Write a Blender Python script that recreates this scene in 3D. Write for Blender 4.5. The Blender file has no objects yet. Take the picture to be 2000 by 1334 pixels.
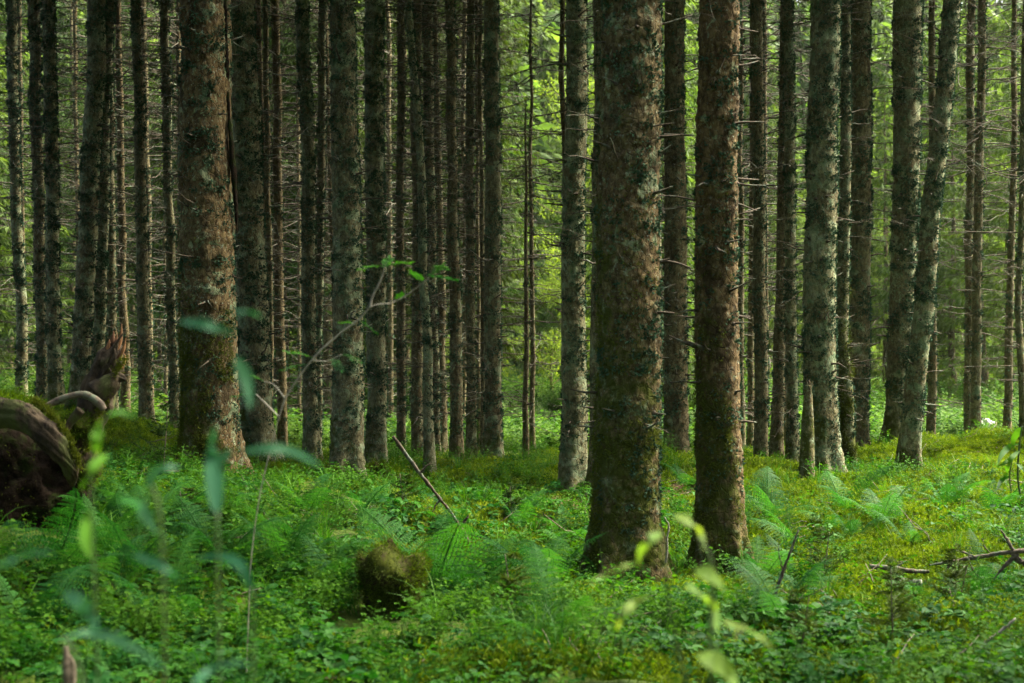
import bpy, math
import numpy as np
from mathutils import Vector

# ------------------------------------------------------------------ camera, world, sun, exposure
S = bpy.context.scene
C = S.collection
R = math.radians
FPX = 2000 * 50.0 / 36.0            # focal length in pixels of the 2000 px wide photograph
CAM_H = 1.45
PITCH = math.atan((690 - 667) / FPX)
cam_d = bpy.data.cameras.new("camera")
cam = bpy.data.objects.new("camera", cam_d)
C.objects.link(cam)
cam.location = (0, 0, CAM_H)
cam.rotation_euler = (math.pi / 2 + PITCH, 0, 0)
cam_d.lens = 50
cam_d.sensor_width = 36
cam_d.clip_start = 0.05
cam_d.clip_end = 3000
cam_d.dof.use_dof = True
cam_d.dof.focus_distance = 14.0
cam_d.dof.aperture_fstop = 3.2
S.camera = cam

SUN_EL, SUN_AZ = R(52), R(66)       # azimuth from +Y (into the picture) towards +X (right)
w = bpy.data.worlds.new("World")
S.world = w
w.use_nodes = True
nt = w.node_tree
sky = nt.nodes.new("ShaderNodeTexSky")
sky.sky_type = 'NISHITA'
sky.sun_disc = False
sky.sun_elevation = SUN_EL
sky.sun_rotation = SUN_AZ
sky.air_density = 1.2
sky.dust_density = 7.0
sky.ozone_density = 0.4
nt.links.new(sky.outputs[0], nt.nodes["Background"].inputs[0])
nt.nodes["Background"].inputs[1].default_value = 0.11
sun_d = bpy.data.lights.new("sun", 'SUN')
sun_d.energy = 5.0
sun_d.angle = R(40)
sun_d.color = (1.0, 0.93, 0.80)
sun = bpy.data.objects.new("sun", sun_d)
C.objects.link(sun)
sv = Vector((math.cos(SUN_EL) * math.sin(SUN_AZ), math.cos(SUN_EL) * math.cos(SUN_AZ), math.sin(SUN_EL)))
sun.rotation_euler = sv.to_track_quat('Z', 'Y').to_euler()
S.view_settings.view_transform = 'Standard'
S.view_settings.look = 'None'
S.view_settings.gamma = 1
S.view_settings.exposure = 2.85
S.cycles.max_bounces = 8
S.cycles.diffuse_bounces = 4
S.cycles.transmission_bounces = 4
S.cycles.use_denoising = True
S.cycles.sample_clamp_indirect = 6

# ------------------------------------------------------------------ helpers
rng = np.random.default_rng(7)
CP, SP = math.cos(PITCH), math.sin(PITCH)


def at(px, py, d):
    """the point that pixel (px, py) of the 2000x1334 photo shows at depth d"""
    a, b = (px - 1000) / FPX * d, -(py - 667) / FPX * d
    return np.array([a, d * CP - b * SP, CAM_H + d * SP + b * CP])


def _h(ix, iy, iz, s):
    h = (ix.astype(np.int64) * 374761393 + iy.astype(np.int64) * 668265263 + iz.astype(np.int64) * 2147483647 + s * 1274126177) & 0xffffffff
    h = ((h ^ (h >> 13)) * 1274126177) & 0xffffffff
    h = ((h ^ (h >> 16)) * 2246822519) & 0xffffffff
    return ((h ^ (h >> 15)) & 0xffffff) / float(0xffffff)


def vnoise(p, s=0):
    """value noise 0..1 of an (n,3) array"""
    i = np.floor(p).astype(np.int64)
    f = p - i
    f = f * f * (3 - 2 * f)
    out = 0
    for dx in (0, 1):
        for dy in (0, 1):
            for dz in (0, 1):
                wgt = (f[:, 0] if dx else 1 - f[:, 0]) * (f[:, 1] if dy else 1 - f[:, 1]) * (f[:, 2] if dz else 1 - f[:, 2])
                out = out + wgt * _h(i[:, 0] + dx, i[:, 1] + dy, i[:, 2] + dz, s)
    return out


def fbm(p, s=0, o=4):
    out, a, t = 0, 1.0, 0
    for k in range(o):
        out = out + a * vnoise(p * 2 ** k, s + k)
        t += a
        a *= .5
    return out / t


def worley(p, s=0):
    """distances to the nearest and second nearest jittered cell points"""
    i = np.floor(p).astype(np.int64)
    f1 = np.full(len(p), 9.0)
    f2 = np.full(len(p), 9.0)
    for dx in (-1, 0, 1):
        for dy in (-1, 0, 1):
            for dz in (-1, 0, 1):
                c = i + np.array([dx, dy, dz])
                q = np.stack([_h(c[:, 0], c[:, 1], c[:, 2], s + k) for k in (11, 23, 37)], 1) + c
                d = np.sqrt(((p - q) ** 2).sum(1))
                f2 = np.minimum(f2, np.maximum(f1, d))
                f1 = np.minimum(f1, d)
    return f1, f2


def n2(x, y, s=0, o=3):
    x = np.atleast_1d(np.asarray(x, float)).ravel()
    y = np.atleast_1d(np.asarray(y, float)).ravel()
    return fbm(np.stack([x, y, np.full_like(x, s * 3.7 + .5)], 1), s, o)


class MB:
    """collects vertices and faces, links them as ONE mesh object"""

    def __init__(self):
        self.v, self.f, self.n = [], [], 0

    def add(self, V, F):
        V = np.asarray(V, float).reshape(-1, 3)
        F = np.asarray(F, np.int64)
        self.v.append(V)
        self.f.append(F + self.n)
        self.n += len(V)

    def mesh(self, name, mats, smooth=True):
        V = np.concatenate(self.v) if self.v else np.zeros((0, 3))
        idx = np.concatenate([f.ravel() for f in self.f])
        tot = np.concatenate([np.full(len(f), f.shape[1]) for f in self.f])
        me = bpy.data.meshes.new(name)
        me.vertices.add(len(V))
        me.vertices.foreach_set("co", V.astype(np.float32).ravel())
        me.loops.add(len(idx))
        me.loops.foreach_set("vertex_index", idx.astype(np.int32))
        me.polygons.add(len(tot))
        me.polygons.foreach_set("loop_start", np.concatenate([[0], np.cumsum(tot)[:-1]]).astype(np.int32))
        me.polygons.foreach_set("loop_total", tot.astype(np.int32))
        me.polygons.foreach_set("use_smooth", np.full(len(tot), smooth))
        for m in (mats if isinstance(mats, (list, tuple)) else [mats]):
            me.materials.append(m)
        me.update(calc_edges=True)
        me.validate()
        return me

    def build(self, name, mats, parent=None, smooth=True, loc=None):
        o = bpy.data.objects.new(name, self.mesh(name, mats, smooth))
        C.objects.link(o)
        if parent is not None:
            o.parent = parent
        if loc is not None:
            o.location = loc
        return o


def link(name, me, parent=None, loc=(0, 0, 0), rot=(0, 0, 0), scale=(1, 1, 1)):
    o = bpy.data.objects.new(name, me)
    C.objects.link(o)
    o.parent = parent
    o.location, o.rotation_euler, o.scale = loc, rot, scale
    return o


def tag(o, label=None, cat=None, group=None, kind=None):
    if label: o["label"] = label
    if cat: o["category"] = cat
    if group: o["group"] = group
    if kind: o["kind"] = kind
    return o


def empty(name, loc, label, cat, group=None, rz=0):
    o = bpy.data.objects.new(name, None)
    C.objects.link(o)
    o.location = loc
    o.rotation_euler = (0, 0, rz)
    o.empty_display_size = .1
    return tag(o, label, cat, group)


def frames(P):
    P = np.asarray(P, float)
    T = np.gradient(P, axis=0)
    T /= np.linalg.norm(T, axis=1)[:, None] + 1e-9
    ref = np.array([0.13, 0.98, 0.05]) if abs(T.mean(0)[2]) > .6 else np.array([0.05, .1, 1.0])
    A = np.cross(T, ref)
    A /= np.linalg.norm(A, axis=1)[:, None] + 1e-9
    return P, T, A, np.cross(T, A)


def tube(mb, P, rad, k=3, cap=True):
    P, T, A, B = frames(P)
    n = len(P)
    rad = np.broadcast_to(np.asarray(rad, float), (n,))
    th = np.arange(k) * 2 * math.pi / k
    V = P[:, None] + rad[:, None, None] * (np.cos(th)[None, :, None] * A[:, None] + np.sin(th)[None, :, None] * B[:, None])
    i = (np.arange(n - 1)[:, None] * k + np.arange(k)[None])
    j = (np.arange(n - 1)[:, None] * k + (np.arange(k)[None] + 1) % k)
    F = np.stack([i, j, j + k, i + k], -1).reshape(-1, 4)
    mb.add(V, F)
    if cap:
        mb.f.append(np.array([list(range(mb.n - k, mb.n))]))
        mb.f.append(np.array([list(range(mb.n - n * k + k - 1, mb.n - n * k - 1, -1))]))


def spline(pts, n):
    """Catmull-Rom through (m,k) points, n samples"""
    P = np.asarray(pts, float)
    Q = np.vstack([2 * P[0] - P[1], P, 2 * P[-1] - P[-2]])
    t = np.linspace(0, len(P) - 1 - 1e-6, n)
    i = t.astype(int)
    u = (t - i)[:, None]
    a, b, c, d = Q[i], Q[i + 1], Q[i + 2], Q[i + 3]
    return .5 * (2 * b + (c - a) * u + (2 * a - 5 * b + 4 * c - d) * u ** 2 + (3 * b - a - 3 * c + d) * u ** 3)


def rough_tube(mb, P, rad, k, amp, sc, seed, ends=True, groove=0.0):
    """a gnarled limb: a tube whose surface is pushed in and out by noise"""
    P, T, A, B = frames(P)
    n = len(P)
    rad = np.broadcast_to(np.asarray(rad, float), (n,))
    th = np.arange(k) * 2 * math.pi / k
    D = np.cos(th)[None, :, None] * A[:, None] + np.sin(th)[None, :, None] * B[:, None]
    V = P[:, None] + rad[:, None, None] * D
    q = V.reshape(-1, 3)
    dn = (fbm(q * sc, seed, 4) - .5) * 2 * amp + (fbm(q * sc * .35, seed + 9, 2) - .5) * 2 * amp
    if groove:
        s_ = np.concatenate([[0], np.cumsum(np.linalg.norm(np.diff(P, axis=0), axis=1))])
        tw = th[None] + s_[:, None] * 1.6
        gq = np.stack([np.cos(tw) * 3.2, np.sin(tw) * 3.2, np.repeat(s_[:, None], k, 1) * 2.5], -1).reshape(-1, 3)
        dn = dn - groove * np.clip(.62 - np.abs(fbm(gq, seed + 3, 3) - .5) * 7, 0, 1) + groove * .8 * (fbm(gq * 2.1, seed + 6, 2) - .5)
    V = V + (dn.reshape(n, k) * np.minimum(1, rad / (rad.max() + 1e-9) + .3)[:, None])[..., None] * D
    i = (np.arange(n - 1)[:, None] * k + np.arange(k)[None])
    j = (np.arange(n - 1)[:, None] * k + (np.arange(k)[None] + 1) % k)
    mb.add(V, np.stack([i, j, j + k, i + k], -1).reshape(-1, 4))
    if ends:
        mb.f.append(np.array([list(range(mb.n - k, mb.n))]))
        mb.f.append(np.array([list(range(mb.n - n * k + k - 1, mb.n - n * k - 1, -1))]))


def rhombs(mb, P, D, Nn, L, W, fold=0.0, mid=.45):
    """leaf-shaped quads: from P along D, width across the side vector from Nn"""
    D = D / (np.linalg.norm(D, axis=1)[:, None] + 1e-9)
    Sd = np.cross(D, Nn)
    Sd /= np.linalg.norm(Sd, axis=1)[:, None] + 1e-9
    Up = np.cross(Sd, D)
    L, W = np.asarray(L)[:, None], np.asarray(W)[:, None]
    m = P + D * L * mid + Up * W * fold
    V = np.stack([P, m + Sd * W * .5, P + D * L, m - Sd * W * .5], 1)
    n = len(P)
    mb.add(V.reshape(-1, 3), np.arange(4 * n).reshape(n, 4))


def rdir(n, g=rng):
    v = g.normal(size=(n, 3))
    return v / np.linalg.norm(v, axis=1)[:, None]

def px_path(pts, d, n, jit=0, seed=0):
    """a smooth path through photo pixels; each point (px,py) or (px,py,depth)"""
    W = np.array([at(q[0], q[1], q[2] if len(q) > 2 else d) for q in pts])
    P = spline(W, n)
    if jit:
        P = P + np.random.default_rng(seed).normal(size=P.shape) * jit
    return P


def px_r(rs, d, n):
    return np.interp(np.linspace(0, 1, n), np.linspace(0, 1, len(rs)), rs) / FPX * d


# ------------------------------------------------------------------ materials


class N:
    """short hand for building a node tree"""

    def __init__(self, name):
        self.m = bpy.data.materials.new(name)
        self.m.use_nodes = True
        self.t = self.m.node_tree
        self.t.nodes.clear()
        self.out = self.t.nodes.new("ShaderNodeOutputMaterial")

    def n(self, typ, **kw):
        x = self.t.nodes.new("ShaderNode" + typ)
        for k, v in kw.items():
            setattr(x, k, v)
        return x

    def set(self, sock, v):
        if hasattr(v, "is_output"):
            self.t.links.new(v, sock)
        elif v is not None:
            sock.default_value = v

    def noise(self, vec, scale, detail=4, rough=.6, dist=0):
        x = self.n("TexNoise")
        self.set(x.inputs["Vector"], vec)
        x.inputs["Scale"].default_value = scale
        x.inputs["Detail"].default_value = detail
        x.inputs["Roughness"].default_value = rough
        x.inputs["Distortion"].default_value = dist
        return x.outputs[0]

    def voro(self, vec, scale, feature='F1', out=0):
        x = self.n("TexVoronoi", feature=feature)
        self.set(x.inputs["Vector"], vec)
        x.inputs["Scale"].default_value = scale
        return x.outputs[out]

    def ramp(self, fac, a, b, lo=0.0, hi=1.0):
        x = self.n("MapRange", interpolation_type='SMOOTHSTEP')
        self.set(x.inputs[0], fac)
        for k, v in zip((1, 2, 3, 4), (a, b, lo, hi)):
            self.set(x.inputs[k], v)
        return x.outputs[0]

    def mix(self, fac, a, b, typ='MIX'):
        x = self.n("MixRGB", blend_type=typ)
        self.set(x.inputs[0], fac)
        self.set(x.inputs[1], a if hasattr(a, "is_output") else (*a, 1))
        self.set(x.inputs[2], b if hasattr(b, "is_output") else (*b, 1))
        return x.outputs[0]

    def math(self, op, a, b=None):
        x = self.n("Math", operation=op)
        self.set(x.inputs[0], a)
        if b is not None: self.set(x.inputs[1], b)
        return x.outputs[0]

    def vmath(self, op, a, b=None):
        x = self.n("VectorMath", operation=op)
        self.set(x.inputs[0], a)
        if b is not None: self.set(x.inputs[1], b)
        return x.outputs[0]

    def bump(self, h, strength, dist, normal=None):
        x = self.n("Bump")
        x.inputs["Strength"].default_value = strength
        x.inputs["Distance"].default_value = dist
        self.set(x.inputs["Height"], h)
        if normal: self.set(x.inputs["Normal"], normal)
        return x.outputs[0]

    def bsdf(self, col, rough, normal=None, spec=.3):
        x = self.n("BsdfPrincipled")
        self.set(x.inputs["Base Color"], col if hasattr(col, "is_output") else (*col, 1))
        self.set(x.inputs["Roughness"], rough)
        x.inputs["Specular IOR Level"].default_value = spec
        if normal: self.set(x.inputs["Normal"], normal)
        return x.outputs[0]

    def done(self, sh):
        self.t.links.new(sh, self.out.inputs[0])
        return self.m


def attr(b, name):
    x = b.n("Attribute", attribute_type='OBJECT', attribute_name=name)
    return x.outputs["Fac"]


def mat_bark():
    b = N("bark")
    tc = b.n("TexCoord").outputs["Object"]
    rnd = b.n("ObjectInfo").outputs["Random"]
    off = b.n("CombineXYZ")
    b.set(off.inputs[0], b.math('MULTIPLY', rnd, 37.0))
    b.set(off.inputs[2], b.math('MULTIPLY', rnd, 91.0))
    p = b.vmath('ADD', tc, off.outputs[0])
    sq = b.n("Mapping")
    b.set(sq.inputs[0], p)
    sq.inputs["Scale"].default_value = (1, 1, .55)
    ps = sq.outputs[0]
    n1 = b.noise(p, 3.0, 5, .65)
    n2_ = b.noise(ps, 26, 5, .7)
    n3 = b.noise(p, 120, 3, .7)
    warm = attr(b, "warm")
    lich = attr(b, "lichen")
    dark = b.mix(warm, (.036, .028, .014), (.048, .028, .012))
    lite = b.mix(warm, (.156, .132, .068), (.150, .110, .050))
    col = b.mix(b.ramp(n2_, .32, .70), dark, lite)
    col = b.mix(b.math('MULTIPLY', b.ramp(n1, .50, .72), .5), col, (.105, .066, .032))
    col = b.mix(b.math('MULTIPLY', b.math('MULTIPLY', lich, b.math('SUBTRACT', 1.0, b.math('MULTIPLY', warm, .85))), b.ramp(b.noise(p, 2.2, 4, .6), .3, .62, .15, .8)), col, b.mix(b.ramp(n2_, .3, .7), (.074, .082, .038), (.245, .250, .140)))
    ed = b.voro(b.vmath('ADD', ps, (0.3, 1.7, 0.9)), 24, 'DISTANCE_TO_EDGE')
    crack = b.ramp(ed, .0, .10)
    col = b.mix(b.math('MULTIPLY', b.math('SUBTRACT', 1.0, crack), .28), col, (.028, .020, .014))
    # crusts of pale and blue-green lichen, patchy
    a = b.noise(p, 5.5, 6, .72, .6)
    thr = b.math('SUBTRACT', .72, b.math('MULTIPLY', lich, .205))
    la = b.ramp(b.math('SUBTRACT', a, thr), .0, .035)
    lf = b.math('MULTIPLY', la, b.ramp(n2_, .30, .52))
    tone = b.mix(b.ramp(b.noise(p, 9, 4), .35, .65), (.066, .118, .062), (.235, .270, .155))
    col = b.mix(b.math('MULTIPLY', lf, .85), col, tone)
    sp = b.noise(b.vmath('ADD', p, (7.7, 3.1, 5.5)), 38, 4, .65)
    col = b.mix(b.math('MULTIPLY', b.math('MULTIPLY', b.ramp(sp, .58, .66), lich), .7), col, (.20, .26, .20))
    # dark weathered blotches
    bl = b.noise(b.vmath('ADD', ps, (3.3, 9.1, 4.4)), 4.2, 6, .72, .4)
    col = b.mix(b.math('MULTIPLY', b.ramp(bl, .50, .60), b.math('ADD', .18, b.math('MULTIPLY', warm, .5))), col, (.018, .014, .008))
    # moss climbing from the foot
    z = b.n("SeparateXYZ")
    b.set(z.inputs[0], tc)
    mo = attr(b, "moss")
    mh = b.math('SUBTRACT', b.math('ADD', b.noise(p, 4, 5, .65), b.math('MULTIPLY', mo, .42)), b.math('ADD', b.math('MULTIPLY', z.outputs[2], .22), b.math('MULTIPLY', z.outputs[0], .75)))
    mf = b.math('MULTIPLY', b.ramp(mh, .50, .66), b.ramp(b.noise(p, 11, 5, .7), .36, .56))
    mf = b.math('MULTIPLY', mf, b.ramp(mo, 0.0, .2))
    col = b.mix(mf, col, b.mix(n3, (.018, .026, .005), (.070, .080, .014)))
    h = b.math('ADD', b.math('MULTIPLY', crack, .5), b.math('ADD', n2_, b.math('MULTIPLY', n3, .35)))
    nn = b.bump(h, .9, .014)
    return b.done(b.bsdf(col, .95, nn, .05))


def mat_leaf(name, c1, c2, trans=.35, rough=.42, spec=.45, tint=(1.25, 1.35, .55), var=.35, scale=1.4):
    b = N(name)
    rnd = b.n("ObjectInfo").outputs["Random"]
    pos = b.n("NewGeometry").outputs["Position"]
    f = b.ramp(b.math('ADD', b.math('MULTIPLY', rnd, var), b.math('MULTIPLY', b.noise(pos, scale, 4, .7), 1 - var)), .25, .72)
    col = b.mix(f, c1, c2)
    isl = b.n("NewGeometry").outputs["Random Per Island"]
    col = b.mix(1.0, col, b.mix(isl, (.72, .75, .75), (1.18, 1.15, 1.1)), 'MULTIPLY')
    sh = b.bsdf(col, rough, None, spec)
    tr = b.n("BsdfTranslucent")
    b.set(tr.inputs[0], b.mix(1.0, col, tint, 'MULTIPLY'))
    m = b.n("MixShader")
    m.inputs[0].default_value = trans
    b.t.links.new(sh, m.inputs[1])
    b.t.links.new(tr.outputs[0], m.inputs[2])
    return b.done(m.outputs[0])


def mat_plain(name, c1, c2, scale=12, rough=.85, bump=.5, bd=.01, spec=.2, c3=None, stretch=None):
    b = N(name)
    p = b.n("TexCoord").outputs["Object"]
    if stretch:
        mp = b.n("Mapping")
        b.set(mp.inputs[0], p)
        mp.inputs["Scale"].default_value = stretch
        p = mp.outputs[0]
    a = b.noise(p, scale, 6, .68)
    col = b.mix(b.ramp(a, .3, .7), c1, c2)
    if c3:
        col = b.mix(b.ramp(b.noise(p, scale * .35, 5, .65), .5, .62), col, c3)
    return b.done(b.bsdf(col, rough, b.bump(a, bump, bd), spec))


def mat_ground():
    b = N("forest_floor")
    pos = b.n("NewGeometry").outputs["Position"]
    at_ = b.n("Attribute", attribute_type='GEOMETRY', attribute_name="litter").outputs["Fac"]
    far = b.n("Attribute", attribute_type='GEOMETRY', attribute_name="meadow").outputs["Fac"]
    a = b.noise(pos, 3.0, 6, .7)
    f = b.noise(pos, 45, 4, .7)
    g = b.noise(pos, 160, 3, .7)
    moss = b.mix(b.ramp(a, .35, .68), (.024, .056, .004), (.090, .135, .009))
    moss = b.mix(b.ramp(f, .3, .7), b.mix(.6, moss, (.018, .022, .008)), moss)
    lit = b.mix(b.ramp(g, .3, .7), (.060, .036, .020), (.200, .135, .075))
    col = b.mix(b.ramp(b.math('ADD', at_, b.math('MULTIPLY', b.math('SUBTRACT', f, .5), .6)), .35, .65), moss, lit)
    mead = b.mix(b.ramp(b.noise(pos, 2.2, 6, .72), .35, .65), (.026, .062, .010), (.070, .115, .022))
    col = b.mix(far, col, mead)
    nn = b.bump(b.math('ADD', f, b.math('MULTIPLY', g, .5)), .8, .03)
    return b.done(b.bsdf(col, .95, nn, .1))


M = {}
M['bark'] = mat_bark()
M['twig'] = mat_plain("dead_twig", (.024, .019, .012), (.085, .066, .044), 30, .9, .3, .003, .15, (.10, .12, .085))
M['lichen'] = mat_leaf("lichen_tufts", (.018, .048, .027), (.054, .102, .058), .05, .9, .05, (1, 1, 1), .1, 5)
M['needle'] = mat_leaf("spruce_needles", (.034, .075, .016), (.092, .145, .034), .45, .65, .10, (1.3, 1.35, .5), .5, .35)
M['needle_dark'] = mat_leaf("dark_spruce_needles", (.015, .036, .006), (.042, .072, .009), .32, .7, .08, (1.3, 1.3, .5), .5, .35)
M['broad'] = mat_leaf("broad_leaves", (.046, .108, .019), (.098, .160, .036), .55, .6, .10, (1.45, 1.35, .35), .5, .3)
M['fern'] = mat_leaf("fern_fronds", (.009, .062, .010), (.030, .118, .016), .42, .62, .08, (1.3, 1.35, .5), .5, .7)
M['berry'] = mat_leaf("bilberry_leaves", (.009, .056, .004), (.046, .120, .008), .42, .7, .05, (1.3, 1.35, .45), .45, .9)
M['low'] = mat_leaf("herb_leaves", (.008, .058, .007), (.030, .108, .010), .38, .62, .08, (1.25, 1.35, .5), .5, .8)
M['moss'] = mat_leaf("moss_tufts", (.034, .078, .003), (.130, .185, .008), .32, .8, .08, (1.2, 1.3, .4), .35, .9)
M['darkmoss'] = mat_leaf("dark_moss_tufts", (.026, .044, .004), (.085, .105, .010), .25, .85, .08, (1.2, 1.2, .5), .3, 5)
M['grass'] = mat_leaf("grass_blades", (.018, .086, .005), (.055, .150, .010), .40, .6, .10, (1.25, 1.3, .5), .6, .8)
M['meadow'] = mat_leaf("meadow_leaves", (.024, .074, .009), (.066, .128, .020), .42, .7, .06, (1.2, 1.25, .6), .6, .3)
M['lance'] = mat_leaf("lance_leaves", (.100, .190, .030), (.150, .230, .045), .50, .6, .15, (1.35, 1.3, .4), .6, 2)
M['teal'] = mat_leaf("bluish_leaves", (.013, .074, .034), (.034, .112, .054), .42, .6, .15, (1.1, 1.3, .7), .6, 2)
M['wood'] = mat_plain("weathered_wood", (.008, .006, .004), (.064, .048, .028), 16, .85, 1.0, .02, .1, (.050, .058, .018), (1, 1, .5))
M['mossbed'] = mat_plain("moss_bed", (.014, .020, .003), (.046, .056, .007), 22, .95, .8, .01, .05, (.030, .021, .012))
M['raw'] = mat_plain("raw_splintered_wood", (.06, .026, .009), (.19, .095, .036), 14, .8, .6, .01, .2, None, (1, 1, .25))
M['soil'] = mat_plain("root_soil", (.004, .003, .002), (.020, .014, .009), 16, .95, 1.0, .03, .03, (.012, .018, .004))
M['stick'] = mat_plain("fallen_stick", (.038, .029, .019), (.140, .112, .078), 24, .85, .5, .005, .2, (.09, .11, .07))
M['pale'] = mat_plain("pale_stem", (.11, .10, .075), (.27, .25, .195), 30, .7, .3, .003, .3)
M['white'] = mat_plain("bleached_wood", (.40, .39, .35), (.75, .74, .70), 18, .8, .7, .02, .2)
M['stem'] = mat_plain("green_stem", (.022, .050, .010), (.050, .085, .022), 20, .6, .2, .002, .3)
M['floor'] = mat_ground()

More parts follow.
